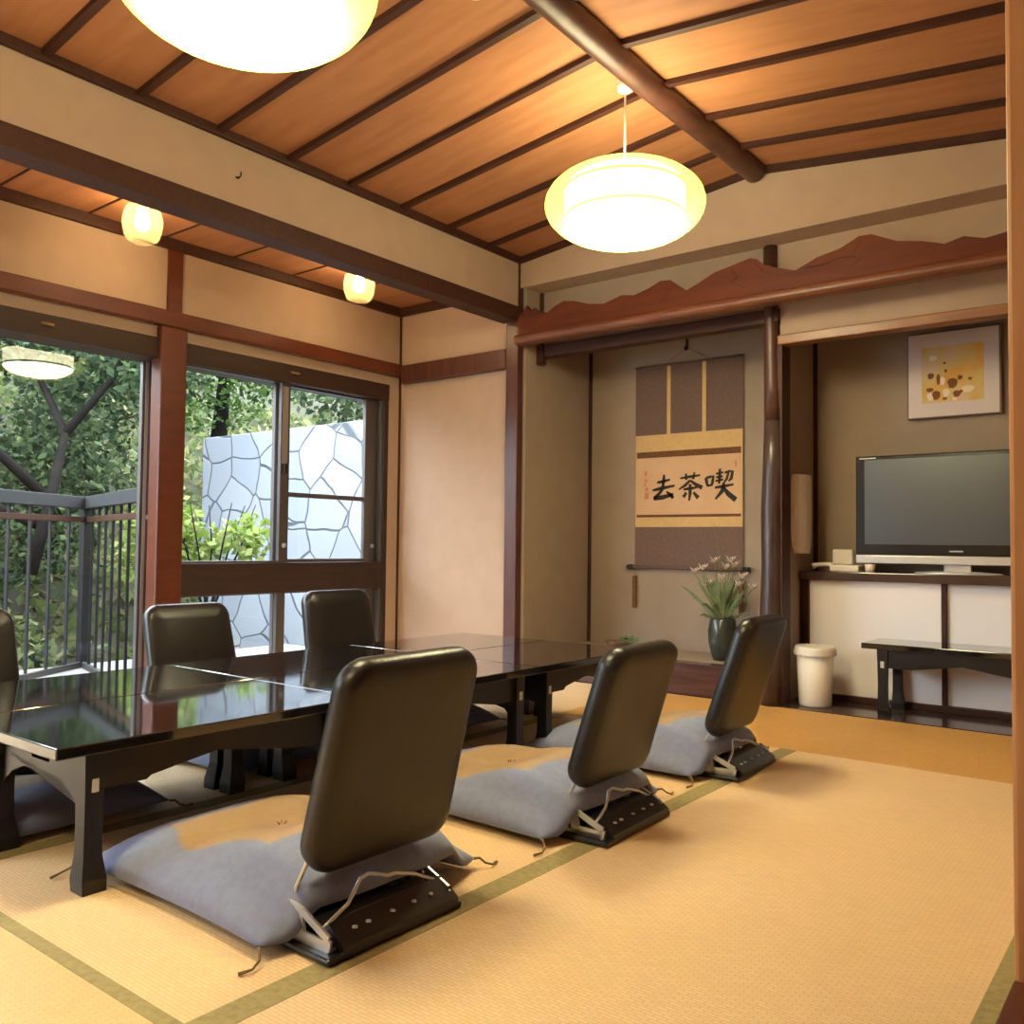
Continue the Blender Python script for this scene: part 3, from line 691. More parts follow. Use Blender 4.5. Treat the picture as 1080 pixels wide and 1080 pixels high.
def make_cushion(seed, under=0.048):
    t = empty('floor_cushion')
    link('cover', cushion_mesh(seed=seed, under=under), M['zabuton'], t, smooth=True)
    for sx in (-1, 1):
        for sy in (-1, 1):
            z0 = 0.023
            bm = bmesh.new(); X, Y = sx * 0.338, sy * 0.308
            tube(bm, [(X, Y, z0), (X + sx * 0.012, Y + sy * 0.008, z0 + 0.002), (X + sx * 0.024, Y + sy * 0.016, z0 * 0.6), (X + sx * 0.030, Y + sy * 0.036, 0.006), (X + sx * 0.022, Y + sy * 0.06, 0.004)], [0.0035, 0.003, 0.0025, 0.0025, 0.004], 6)
            link('corner_tassel', bm, M['cord'], t, smooth=True)
    bm = bmesh.new()
    for k in range(5):
        a = k * 2 * PI / 5; zc = 0.020 + 0.0975 + under * 0.2 - 0.022
        tube(bm, [(0, 0, zc - 0.006), (0.012 * math.cos(a), 0.012 * math.sin(a), zc + 0.012)], 0.0016, 5)
    link('centre_tuft', bm, M['cord'], t)
    return t
cush = [(-1.735, 1.345, 0.0, 1, 'blue-grey floor cushion with gold patch on the chair closest to the camera'),
        (-1.69, 2.175, 0.0, 2, 'blue-grey floor cushion with gold patch on the second chair from the camera'),
        (-1.695, 2.985, 0.03, 3, 'blue-grey floor cushion on the chair nearest the flower vase'),
        (-2.715, 1.13, PI + 0.03, 4, 'grey floor cushion under the window-side table at the left picture edge'),
        (-2.84, 2.04, PI, 5, 'grey floor cushion on the window-side chair in front of the red pillar'),
        (-2.76, 2.735, PI - 0.03, 6, 'grey floor cushion on the window-side chair before the lower panes')]
for (x, y, rz, sd, lb) in cush:
    o = make_cushion(sd); o.location = (x, y, 0.001); o.rotation_euler = (0, 0, rz); tag(o, lb, 'cushion', 'blue-grey floor cushions laid on the chairs')

# ------------------------------------------------------------------ pendant lamps
def make_pendant():
    """origin at the ceiling"""
    t = empty('pendant_lamp'); drop = 0.512
    bm = bmesh.new(); lathe(bm, [(0, 0), (0.032, 0), (0.034, -0.012), (0.030, -0.018), (0.034, -0.024), (0.030, -0.045), (0.012, -0.052), (0, -0.052)], 24); link('ceiling_rose', bm, M['white_plastic'], t, smooth=True)
    bm = bmesh.new(); tube(bm, [(0, 0, -0.04), (0, 0, -drop + 0.165)], 0.004, 8); link('cord', bm, M['white_plastic'], t, smooth=True)
    bm = bmesh.new(); R = 0.318; Hh = 0.150
    prof = [(0.05, -drop + Hh * math.sqrt(max(0, 1 - (0.05 / R) ** 2)))]
    for k in range(1, 40):
        a = PI / 2 - PI * k / 40
        r = R * math.cos(a) ** 0.86; z = Hh * math.sin(a)
        if r > 0.05: prof.append((r, -drop + z))
    prof.append((0.0, -drop - Hh))
    lathe(bm, prof, 64, cap=False); link('outer_shell', bm, M['shell'], t, smooth=True)
    r0 = 0.238; h0 = 0.056; dm = 0.083
    bm = bmesh.new(); lathe(bm, [(r0, -drop - h0), (r0, -drop), (r0, -drop + h0)] + [(r0 * math.cos(PI / 2 * k / 8), -drop + h0 + dm * math.sin(PI / 2 * k / 8)) for k in range(1, 8)] + [(0, -drop + h0 + dm)], 48, cap=False); link('paper_drum', bm, M['lamp_paper'], t, smooth=True)
    bm = bmesh.new(); lathe(bm, [(0, -drop - h0 - dm)] + [(r0 * math.sin(PI / 2 * k / 8), -drop - h0 - dm * math.cos(PI / 2 * k / 8)) for k in range(1, 9)], 48, cap=False); link('lower_diffuser', bm, M['lamp_diffuser'], t, smooth=True)
    for z in (-drop - h0, -drop + h0):
        bm = bmesh.new(); lathe(bm, [(r0 - 0.002, z - 0.006), (r0 + 0.006, z - 0.006), (r0 + 0.006, z + 0.006), (r0 - 0.002, z + 0.006), (r0 - 0.002, z - 0.006)], 48, cap=False)
        link('drum_ring', bm, M['lamp_ring'], t, smooth=True)
    return t
lp = make_pendant(); lp.location = (-1.80, 3.01, ceilz(-1.80) + 0.002)
tag(lp, 'lit oval pendant lamp hanging beside the ceiling log, nearer the alcoves', 'pendant lamp', 'pendant lamps')
lp2 = copy_tree(lp); lp2.location = (-1.80, 1.235, ceilz(-1.80) + 0.002)
tag(lp2, 'lit oval pendant lamp cut by the top edge of the photo', 'pendant lamp', 'pendant lamps')

lp_fill = copy_tree(lp); lp_fill.location = (-1.80, -0.54, ceilz(-1.80) + 0.002)  # pendant added out of view to brighten the right pillar and near floor
tag(lp_fill, 'added oval pendant lamp out of view at the near end of the room, as fill light', 'pendant lamp', 'pendant lamps')
def make_small():
    t = empty('ceiling_lamp')
    bm = bmesh.new(); lathe(bm, [(0, 0), (0.05, 0), (0.052, -0.012), (0.045, -0.022), (0.032, -0.03), (0.032, -0.045), (0, -0.045)], 24); link('lamp_base', bm, M['cord'], t, smooth=True)
    bm = bmesh.new(); prof = [(0.04, -0.03), (0.06, -0.036), (0.078, -0.06), (0.088, -0.10), (0.084, -0.15), (0.070, -0.185), (0.052, -0.20), (0.05, -0.20)]
    lathe(bm, prof, 32, cap=False); link('glass_shade', bm, M['shell_small'], t, smooth=True)
    bm = bmesh.new(); prof = [(0, -0.045), (0.016, -0.05), (0.026, -0.075), (0.034, -0.105), (0.030, -0.13), (0.016, -0.146), (0, -0.15)]
    lathe(bm, prof, 24, cap=False); link('bulb', bm, M['small_bulb'], t, smooth=True)
    return t
s1 = make_small(); s1.location = (-3.80, 2.095, 2.3455); tag(s1, 'small lit glass lamp on the low ceiling, the left one', 'ceiling lamp', 'small lamps on the low ceiling')
s2 = copy_tree(s1); s2.location = (-3.73, 3.35, 2.3455); tag(s2, 'small lit glass lamp on the low ceiling, the one nearer the corner', 'ceiling lamp', 'small lamps on the low ceiling')
bm = bmesh.new(); lathe(bm, [(0, 0), (0.05, 0), (0.052, -0.02), (0.042, -0.034), (0.02, -0.04), (0, -0.04)], 28)
o = link('smoke_detector', bm, M['white_plastic'], None, smooth=True, loc=(-1.875, 2.17, ceilz(-1.875) + 0.003), rot=(0, -math.atan(0.1156), 0)); tag(o, 'round white smoke detector on the cedar ceiling at the top edge', 'smoke detector')

# ------------------------------------------------------------------ hanging scroll
SX0, SX1 = -2.80, -2.087; sy = T - 0.012
sc = empty('hanging_scroll', (0, 0, 0)); tag(sc, 'hanging calligraphy scroll with brown mounting on the alcove wall', 'hanging scroll')
def flat(name, x0, x1, z0, z1, y, m, parent=None, th=0.0015):
    bm = bmesh.new(); box(bm, x0, x1, y - th, y, z0, z1); return link(name, bm, m, parent or sc)
def wbox(): pass
flat('mounting', SX0, SX1, 0.655, 1.90, sy, M['scroll_brown'], th=0.002)
flat('gold_band', SX0 + 0.002, SX1 - 0.002, 0.902, 1.472, sy - 0.002, M['scroll_gold'], th=0.001)
flat('paper', SX0 + 0.012, SX1 - 0.012, 0.975, 1.330, sy - 0.003, M['scroll_paper'], th=0.001)
flat('upper_strip', SX0 + 0.012, SX1 - 0.012, 1.330, 1.368, sy - 0.0035, M['scroll_strip'], th=0.001)
flat('lower_strip', SX0 + 0.012, SX1 - 0.012, 0.962, 0.978, sy - 0.0035, M['scroll_strip'], th=0.001)
wd = SX1 - SX0
for fx in (0.325, 0.655): flat('hanging_strip', SX0 + wd * fx - 0.012, SX0 + wd * fx + 0.012, 1.472, 1.90, sy - 0.002, M['scroll_gold'], th=0.001)
bm = bmesh.new(); tube(bm, [(SX0 - 0.03, sy - 0.013, 0.655), (SX1 + 0.03, sy - 0.013, 0.655)], 0.011, 14); r_ = link('roller', bm, M['scroll_brown'], sc, smooth=True)
for xx in (SX0 - 0.025, SX1 + 0.025):
    bm = bmesh.new(); tube(bm, [(xx - 0.02, sy - 0.013, 0.655), (xx + 0.02, sy - 0.013, 0.655)], 0.015, 14); link('roller_knob', bm, M['blackmetal'], sc, smooth=True)
for xx in (SX0 + 0.002, SX1 - 0.008):
    bm = bmesh.new(); tube(bm, [(xx, sy - 0.013, 0.655), (xx, sy - 0.008, 0.60)], 0.0015, 6); box(bm, xx - 0.013, xx + 0.013, sy - 0.016, sy - 0.004, 0.40, 0.60, bev=0.003); link('weight', bm, M['scroll_strip'], sc)
bm = bmesh.new(); tube(bm, [(SX0 + 0.2, sy, 1.90), (-2.45, sy, 1.99), (SX1 - 0.2, sy, 1.90)], 0.002, 6); link('hanging_cord', bm, M['cord'], sc)
bm = bmesh.new(); tube(bm, [(SX0, sy - 0.003, 1.90), (SX1, sy - 0.003, 1.90)], 0.007, 10); link('top_rod', bm, M['scroll_brown'], sc, smooth=True)
bm = bmesh.new(); tube(bm, [(-2.45, T - 0.01, 2.10), (-2.45, T - 0.012, 2.0), (-2.45, T - 0.03, 1.975), (-2.45, T - 0.035, 1.995)], 0.006, 8); lathe(bm, [(0.009, -0.01), (0.009, 0.01)], 10, (-2.45, T - 0.018, 1.985))
o = link('scroll_hook', bm, M['blackmetal'], None, smooth=True); tag(o, 'dark metal hook holding the scroll, high on the alcove wall', 'hook')
def brush(bm, pts, x0, z0, s, y):
    P = [Vector((x0 + p[0] * s, z0 + p[1] * s)) for p in pts]; ws = [p[2] * s * 1.4 for p in pts]
    L_, R_ = [], []
    for i, p in enumerate(P):
        d = (P[min(i + 1, len(P) - 1)] - P[max(i - 1, 0)]).normalized(); nn = Vector((-d.y, d.x))
        L_.append(p + nn * ws[i] / 2); R_.append(p - nn * ws[i] / 2)
    vl = [bm.verts.new((q.x, y, q.y)) for q in L_]; vr = [bm.verts.new((q.x, y, q.y)) for q in R_]
    for i in range(len(P) - 1): bm.faces.new((vl[i], vl[i + 1], vr[i + 1], vr[i]))
ink = bmesh.new(); yk = sy - 0.0046
# characters read right to left: 喫 茶 去
ch3 = [[(.22, .70, .07), (.5, .74, .09), (.78, .80, .05)], [(.52, 1.0, .06), (.50, .75, .10), (.46, .50, .08)], [(.02, .40, .06), (.4, .47, .11), (.98, .56, .06)],
       [(.48, .46, .08), (.30, .26, .09), (.08, .08, .10)], [(.06, .08, .11), (.45, .12, .13), (.92, .22, .09)], [(.62, .34, .05), (.78, .22, .10), (.92, .08, .09)]]
ch2 = [[(.08, .83, .05), (.5, .88, .08), (.92, .92, .05)], [(.32, 1.0, .07), (.34, .76, .07)], [(.68, 1.04, .05), (.62, .78, .08)], [(.50, .74, .07), (.30, .56, .09), (.02, .40, .04)],
       [(.50, .74, .06), (.72, .58, .10), (1.0, .44, .12)], [(.22, .40, .06), (.5, .43, .09), (.80, .46, .05)], [(.50, .60, .08), (.50, .25, .10), (.46, -.04, .05)], [(.34, .28, .08), (.22, .10, .10)], [(.64, .28, .07), (.84, .06, .12)]]
ch1 = [[(.00, .72, .08), (.03, .55, .08), (.07, .42, .05)], [(.0, .72, .05), (.14, .74, .07), (.26, .76, .08), (.24, .58, .08), (.20, .44, .05)], [(.05, .45, .05), (.22, .48, .06)],
       [(.36, .84, .05), (.62, .88, .05)], [(.36, .72, .05), (.60, .75, .05)], [(.34, .60, .05), (.62, .64, .05)], [(.50, 1.0, .06), (.49, .70, .08), (.47, .50, .05)],
       [(.66, .86, .05), (.82, .90, .07), (.94, .90, .08), (.90, .66, .08), (.80, .58, .04)], [(.80, .86, .06), (.74, .66, .07), (.64, .54, .04)],
       [(.32, .38, .06), (.64, .42, .08), (.98, .47, .05)], [(.64, .54, .07), (.58, .26, .10), (.34, .00, .05)], [(.62, .38, .07), (.80, .16, .12), (1.06, -.04, .13)]]
pw = (SX1 - SX0)
for chs, fx, s_ in ((ch3, 0.17, 0.158), (ch2, 0.42, 0.158), (ch1, 0.675, 0.178)):
    for st in chs: brush(ink, st, SX0 + pw * fx, 1.065, s_, yk)
link('calligraphy', ink, M['ink'], sc)
sg = bmesh.new()
for (x, z, w, h) in ((0.095, 1.235, .016, .02), (0.095, 1.19, .02, .012), (0.09, 1.165, .014, .012), (0.10, 1.135, .022, .018), (0.095, 1.095, .030, .030), (0.93, 1.27, .012, .025)):
    X = SX0 + pw * x; brush(sg, [(0, 0, h), (w, 0, h)], X, z, 1.0, yk)
link('seal_marks', sg, M['seal'], sc)

# ------------------------------------------------------------------ vase and flowers in the scroll alcove
VX, VY, VZ = -2.085, 4.56, 0.1635
bm = bmesh.new(); lathe(bm, [(0, 0), (0.052, 0), (0.062, 0.03), (0.078, 0.10), (0.080, 0.16), (0.070, 0.215), (0.062, 0.235), (0.056, 0.235), (0.056, 0.2), (0, 0.19)], 36)
o = link('flower_vase', bm, M['vase'], None, smooth=True, loc=(VX, VY, VZ)); tag(o, 'dark grey-green cylindrical vase on the alcove floor below the scroll', 'vase')
fa = empty('flower_arrangement', (VX, VY, VZ + 0.2)); tag(fa, 'spray of pale flowers and green leaves standing in the dark vase', 'flowers')
def blade(bm, pts, w):
    pts = [Vector(p) for p in pts]; n = len(pts); vl, vr = [], []
    for i, p in enumerate(pts):
        d = (pts[min(i + 1, n - 1)] - pts[max(i - 1, 0)]).normalized(); s = d.cross(Vector((0.2, -1, 0.1))).normalized()
        ww = w * math.sin(PI * (0.12 + 0.86 * i / (n - 1))) ** 0.8
        vl.append(bm.verts.new(p + s * ww)); vr.append(bm.verts.new(p - s * ww))
    for i in range(n - 1): bm.faces.new((vl[i], vl[i + 1], vr[i + 1], vr[i]))
bm = bmesh.new()
blade(bm, [(-0.03, 0, 0), (-0.08, 0, 0.06), (-0.14, 0, 0.12), (-0.20, -0.01, 0.17), (-0.245, -0.02, 0.20)], 0.011)
for k in range(80):
    a = random.uniform(0, 2 * PI); r = random.uniform(0.03, 0.15); h = random.uniform(0.03, 0.26); w = random.uniform(0.003, 0.009)
    x1, y1 = r * math.cos(a), r * math.sin(a) * 0.7
    blade(bm, [(x1 * .15, y1 * .15, 0.0), (x1 * .5, y1 * .5, h * .55), (x1, y1, h), (x1 * 1.25, y1 * 1.2, h * random.uniform(.75, 1.05))], w)
link('leaves', bm, M['leaf'], fa)
stems = [(-0.17, 0.0, 0.27), (-0.06, 0.02, 0.33), (0.02, 0.0, 0.30), (0.07, 0.0, 0.31), (0.12, -0.01, 0.25), (-0.10, 0, 0.20), (0.17, 0, 0.19), (0.045, 0, 0.335), (-0.005, 0.01, 0.24), (0.095, 0, 0.205), (-0.12, 0, 0.29)]
bm = bmesh.new()
for (x, y, z) in stems: tube(bm, [(0, 0, -0.15), (x * .25, y, z * .3), (x * .65, y, z * .7), (x, y, z)], 0.0025, 6)
tube(bm, [(0, 0, -0.15), (-0.01, 0, 0.2), (-0.03, 0, 0.40), (-0.055, 0, 0.55)], [0.003, 0.0025, 0.002, 0.001], 6)
link('stems', bm, M['leaf'], fa)
for (x, y, z) in stems:
    bm = bmesh.new()
    for k in range(14):
        a = k * 2.4; rr_ = 0.014 + 0.012 * (k % 3); dz = 0.006 * (k % 4)
        c0 = Vector((x, y, z)); d = Vector((math.cos(a) * rr_, math.sin(a) * rr_, 0.014 + dz)); sd = d.cross(Vector((0, 0, 1))).normalized() * 0.008
        q = [bm.verts.new(c0), bm.verts.new(c0 + d * 0.6 + sd), bm.verts.new(c0 + d * 1.25), bm.verts.new(c0 + d * 0.6 - sd)]; bm.faces.new(q)
    link('blossom', bm, M['petal'], fa)
# small bowl planting
bm = bmesh.new(); lathe(bm, [(0, 0), (0.035, 0), (0.055, 0.02), (0.068, 0.05), (0.066, 0.056), (0.058, 0.05), (0.04, 0.03), (0, 0.025)], 28)
o = link('shallow_bowl', bm, M['bowl'], None, smooth=True, loc=(-2.745, 4.55, 0.1635)); tag(o, 'small brown glazed bowl on the alcove floor left of the vase', 'bowl')
o.scale = (1.2, 1, 1)
mp_ = empty('moss_planting', (-2.70, 4.55, 0.20)); tag(mp_, 'low tuft of green sprigs planted in the small brown bowl', 'plant')
bm = bmesh.new()
for k in range(40):
    a = random.uniform(0, 2 * PI); r = random.uniform(0.01, 0.08); h = random.uniform(0.02, 0.06)
    x1, y1 = r * math.cos(a) + 0.03, r * math.sin(a) * .5
    blade(bm, [(x1 * .3, y1 * .3, 0), (x1 * .7, y1 * .7, h * .7), (x1, y1, h)], 0.007)
link('sprigs', bm, M['leaf'], mp_)
bm = bmesh.new(); tube(bm, [(-0.03, 0, -0.005), (-0.02, 0, 0.02), (0.0, 0, 0.035), (0.03, 0, 0.04)], [0.008, 0.007, 0.005, 0.003], 8); link('twig', bm, M['bark'], mp_, smooth=True)

# ------------------------------------------------------------------ television alcove
cab = empty('low_cabinet', (-1.0, 4.62, 0.004)); tag(cab, 'low built-in cabinet with white sliding doors and dark top under the television', 'cabinet')
def cbox(name, x0, x1, y0, y1, z0, z1, m, par=cab, bev=0.003):
    bm = bmesh.new(); box(bm, x0 + 1.0, x1 + 1.0, y0 - 4.62, y1 - 4.62, z0 - 0.004, z1 - 0.004, bev=bev); return link(name, bm, m, par)
cbox('cabinet_top', -1.675, RX, 4.60, T, 0.618, 0.662, M['dark_board'])
cbox('side_frame', -1.675, -1.632, 4.62, T, 0.004, 0.618, M['dark_batten'])
cbox('bottom_rail', -1.632, RX, 4.615, 4.70, 0.004, 0.035, M['dark_batten'])
cbox('back_box', -1.632, RX, 4.70, T, 0.004, 0.618, M['dark_batten'])
d1 = cbox('sliding_door', -1.632, -0.995, 4.635, 4.65, 0.035, 0.618, M['white_panel'])
d2 = cbox('sliding_door', -1.01, -0.30, 4.655, 4.67, 0.035, 0.618, M['white_panel'])
cbox('door_edge', -0.995, -0.972, 4.632, 4.652, 0.035, 0.618, M['dark_batten'])
cbox('side_frame', -0.30, RX, 4.62, 4.70, 0.035, 0.618, M['dark_batten'])

tv = empty('television', (-0.935, 4.70, 0.663)); tag(tv, 'black flat television with a silver lower bar on the low cabinet', 'television')
def tbox(name, x0, x1, y0, y1, z0, z1, m, par=tv, bev=0.003):
    bm = bmesh.new(); box(bm, x0, x1, y0, y1, z0, z1, bev=bev); return link(name, bm, m, par)
tbox('case', -0.47, 0.47, -0.03, 0.055, 0.088, 0.592, M['tv_black'], bev=0.006)
tbox('screen', -0.425, 0.425, -0.0325, -0.0295, 0.142, 0.572, M['tv_screen'], bev=0.0)
tbox('speaker_bar', -0.47, 0.47, -0.032, 0.04, 0.046, 0.087, M['silver'], bev=0.004)
tbox('emblem', -0.03, 0.03, -0.0325, -0.0302, 0.108, 0.114, M['silver'], bev=0.0)
tbox('maker_mark', -0.45, -0.37, -0.0325, -0.0302, 0.578, 0.583, M['silver'], bev=0.0)
tbox('neck', -0.06, 0.06, -0.01, 0.03, 0.01, 0.05, M['silver'])
bm = bmesh.new(); lathe(bm, [(0, 0), (0.105, 0), (0.10, 0.008), (0.05, 0.014), (0, 0.015)], 40); o = link('stand_foot', bm, M['silver'], tv, smooth=True); o.scale = (1.9, 0.62, 1)
# telephone and little cup on the cabinet
tp = empty('telephone', (-1.50, 4.68, 0.6625)); tag(tp, 'white desk telephone at the left end of the cabinet top', 'telephone')
def pbox(name, *d, bev=0.005): 
    bm = bmesh.new(); box(bm, *d, bev=bev); return link(name, bm, M['white_plastic'], tp)
pbox('telephone_body', -0.02, 0.125, -0.07, 0.06, 0.0, 0.035, bev=0.008)
pbox('display_stand', -0.035, 0.07, 0.02, 0.06, 0.035, 0.115, bev=0.008)
bm = bmesh.new(); tube(bm, [(-0.125, -0.02, 0.024), (-0.10, -0.01, 0.034), (-0.05, 0.0, 0.036), (-0.024, 0.0, 0.030)], [0.018, 0.012, 0.012, 0.016], 12); link('handset', bm, M['white_plastic'], tp, smooth=True)
bm = bmesh.new()
for i in range(3):
    for j in range(4): box(bm, 0.02 + i * 0.022, 0.034 + i * 0.022, -0.055 + j * 0.018, -0.043 + j * 0.018, 0.035, 0.038)
link('keypad', bm, M['silver'], tp)
bm = bmesh.new(); lathe(bm, [(0, 0), (0.02, 0), (0.026, 0.042), (0.024, 0.042), (0.018, 0.005), (0, 0.005)], 24)
o = link('small_cup', bm, M['petal'], None, smooth=True, loc=(-1.325, 4.635, 0.6625)); tag(o, 'small pale cup on the cabinet top in front of the television corner', 'cup')
# unlit paper wall lamp on the alcove side wall
wl = empty('wall_lamp', (-1.68, 4.60, 0.96)); tag(wl, 'unlit off-white paper wall lamp on the narrow side wall beside the log post', 'wall lamp')
bm = bmesh.new(); prof = []
for (s, z) in ((0.070, -0.205), (0.098, -0.17), (0.112, -0.10), (0.112, 0.17), (0.100, 0.205)):
    prof.append([bm.verts.new((0.004 + 0.055 * math.sin(PI * k / 10), s * math.cos(PI * k / 10), z)) for k in range(11)])
for a_, b2 in zip(prof, prof[1:]):
    for k in range(10): bm.faces.new((a_[k], a_[k + 1], b2[k + 1], b2[k]))
bm.faces.new(prof[0]); bm.faces.new(prof[-1]); link('paper_shade', bm, M['paper_lantern'], wl, smooth=False)
bm = bmesh.new(); box(bm, 0.0005, 0.006, -0.06, 0.06, -0.15, 0.15); link('back_plate', bm, M['dark_batten'], wl)
# framed picture
pf = empty('framed_picture', (-0.975, T, 1.66)); tag(pf, 'framed flower print with a wide pale mat above the television', 'picture')
def fbox(name, x0, x1, y0, y1, z0, z1, m, bev=0.0):
    bm = bmesh.new(); box(bm, x0, x1, y0, y1, z0, z1, bev=bev); return link(name, bm, m, pf)
fbox('frame', -0.213, 0.218, -0.034, -0.001, -0.213, 0.225, M['frame_edge'], 0.003)
fbox('mat_board', -0.206, 0.208, -0.037, -0.034, -0.206, 0.218, M['paper_frame'], 0.0)
pr = fbox('print', -0.142, 0.142, -0.0385, -0.037, -0.138, 0.146, M['print'], 0.0)
bm = bmesh.new()
def disc(bm, x, z, r, y=-0.0395, n=9, sq=1.0):
    bm.faces.new([bm.verts.new((x + r * math.cos(2 * PI * k / n) * (1 + .25 * math.sin(k * 2.3)), y, z + sq * r * math.sin(2 * PI * k / n))) for k in range(n)])
for (x, z, r, q) in ((-.10, .00, .016, 1), (-.105, -.07, .018, .6), (-.065, -.02, .009, 3.2), (-.075, -.10, .02, 1.2), (-.035, -.12, .012, .6), (0.0, -.045, .024, 1.1), (.035, -.02, .012, 1), (.02, -.10, .019, .9), (.04, -.09, .008, 1), (.08, -.03, .009, .8), (-.035, .06, .008, .7), (-.03, .02, .007, 1.2)): disc(bm, x, z, r, sq=q)
link('brown_blossoms', bm, M['print_dark'], pr)
bm = bmesh.new()
for (x, z, r, q) in ((-.10, -.105, .02, 1), (-.03, -.09, .017, 1.2), (-.045, -.03, .012, 1.8), (.07, -.08, .03, .6), (-.09, .09, .02, .7), (.01, -.125, .012, .7)): disc(bm, x, z, r, y=-0.0390, sq=q)
link('pale_blossoms', bm, M['print_pale'], pr)
# waste bin
wb = empty('waste_bin', (-1.525, 4.41, 0.0045)); tag(wb, 'white waste bin with a plastic liner beside the log post', 'waste bin')
bm = bmesh.new(); lathe(bm, [(0, 0), (0.074, 0), (0.077, 0.01), (0.090, 0.29), (0.086, 0.29), (0.072, 0.012), (0, 0.01)], 36); link('bin_body', bm, M['white_plastic'], wb, smooth=True)
bm = bmesh.new(); n = 48; rg = []
for (r, z, am) in ((0.083, 0.26, 0.0), (0.0885, 0.2905, 0.001), (0.092, 0.294, 0.002), (0.0955, 0.275, 0.004), (0.0965, 0.25, 0.006)):
    rg.append([bm.verts.new(((r + am * math.sin(k * 1.7) ** 2) * math.cos(2 * PI * k / n), (r + am * math.sin(k * 1.7) ** 2) * math.sin(2 * PI * k / n), z + am * math.sin(k * 2.9))) for k in range(n)])
for a_, b2 in zip(rg, rg[1:]):
    for k in range(n): bm.faces.new((a_[k], a_[(k + 1) % n], b2[(k + 1) % n], b2[k]))
kn = [bm.verts.new(p) for p in ((-0.092, -0.02, 0.275), (-0.106, -0.022, 0.262), (-0.104, -0.005, 0.25), (-0.093, 0.01, 0.262))]; bm.faces.new(kn)
link('bin_liner', bm, M['white_plastic'], wb, smooth=True)

# ------------------------------------------------------------------ outside
# terrace railing
rl = empty('terrace_railing', (-6.0, 2.9, 0)); tag(rl, 'grey terrace railing with thin balusters outside the glass door', 'railing')
P0, P1, P2 = Vector((-5.35, 1.75)), Vector((-6.16, 3.045)), Vector((-4.62, 2.62))
def railrun(p, q, nb, sk=0):
    d = (q - p); L_ = d.length; d.normalize(); ang = math.atan2(d.y, d.x)
    def rb(name, u0, u1, w, z0, z1, m, bev=0.004):
        bm = bmesh.new(); box(bm, u0, u1, -w / 2, w / 2, z0, z1, bev=bev); o = link(name, bm, m, rl); o.location = (p.x + 6.0, p.y - 2.9, 0); o.rotation_euler = (0, 0, ang); return o
    rb('top_rail', 0, L_, 0.06, 1.0, 1.082, M['rail']); rb('wooden_slat', 0.03, L_, 0.02, 0.905, 0.945, M['rail_wood']); rb('bottom_rail', 0.03, L_, 0.03, -0.10, -0.06, M['rail'])
    for k in range(1, nb): rb('baluster', L_ * k / nb - 0.008, L_ * k / nb + 0.008, 0.016, -0.06, 1.03, M['rail_post'], 0.0)
railrun(Vector((-4.75, 0.79)), P1, 13); railrun(P1, P2, 8)
bm = bmesh.new(); box(bm, -0.16 - 0.035, -0.16 + 0.035, 0.11, 0.18, -0.4, 1.03, bev=0.004); link('corner_post', bm, M['rail_post'], rl)
# ground, hillside
bm = bmesh.new(); box(bm, -6.3, W - 0.1, NY - 1.0, 4.9, -0.5, -0.10); struct(link('trim_900', bm, M['concrete']), 'concrete terrace outside the windows')
bpy.data.objects['trim_900'].name = 'terrace_ground'
bm = bmesh.new(); nx, ny = 46, 46; g = []
for i in range(nx + 1):
    row = []
    for j in range(ny + 1):
        x = -3.5 - 14 * i / nx; y = -6 + 24 * j / ny
        k = min(1.0, max(0.0, (y - 2.6) / 1.0)); d = max(0.0, -x - 6.6 - 2.0 * k, (y - 5.8) * 0.8 if x < W - .2 else 0)
        z = -0.52 + (0.9 * d if d < 1 else 0.9 + (d - 1) * 0.62) * 0.9 + 0.25 * noise.noise(Vector((x * .8, y * .8, 1))) * min(1, d)
        row.append(bm.verts.new((x, y, z)))
    g.append(row)
for i in range(nx):
    for j in range(ny): bm.faces.new((g[i][j], g[i + 1][j], g[i + 1][j + 1], g[i][j + 1]))
hs = link('hillside', bm, M['hill'], smooth=True); tag(hs, 'green-brown planted hillside behind the railing', 'hillside', kind='structure')
bm = bmesh.new()
def hz(x, y):
    k = min(1.0, max(0.0, (y - 2.6) / 1.0)); d = max(0.0, -x - 6.6 - 2.0 * k, (y - 5.8) * 0.8)
    return -0.52 + (0.9 * d if d < 1 else 0.9 + (d - 1) * 0.62) * 0.9 + 0.25 * noise.noise(Vector((x * .8, y * .8, 1))) * min(1, d)
def leafq(bm, p, size):
    d = Vector((random.uniform(-1, 1), random.uniform(-1, 1), random.uniform(0, 1.2))).normalized(); s_ = d.cross(Vector((random.uniform(-1, 1), random.uniform(-1, 1), random.uniform(-1, 1)))).normalized()
    L_ = size * random.uniform(.5, 1.4); w = L_ * .3
    bm.faces.new((bm.verts.new(p), bm.verts.new(p + d * L_ * .5 + s_ * w), bm.verts.new(p + d * L_), bm.verts.new(p + d * L_ * .5 - s_ * w)))
for k in range(16000):
    x = -6.5 - 8.5 * random.random() ** 1.3; y = random.uniform(-1.5, 13)
    if x > -8.6 and y > 3.3 and y < 5.7: continue
    if 5.0 < y < 5.75 and x > -8.5: continue
    leafq(bm, Vector((x, y, hz(x, y) - 0.02 + random.uniform(0, .22))), 0.17)
gc = link('ground_cover', bm, M['foliage_autumn']); tag(gc, 'mixed green and tan undergrowth covering the hillside behind the railing', 'undergrowth', kind='stuff')
# stone wall
sw = boxobj('stone_wall', (-8.2, W - 0.12, 5.25, 5.60, -0.5, 1.86), M['stone'], bev=0.01)
tag(sw, 'white crazy-paved stone garden wall outside the right window', 'wall')

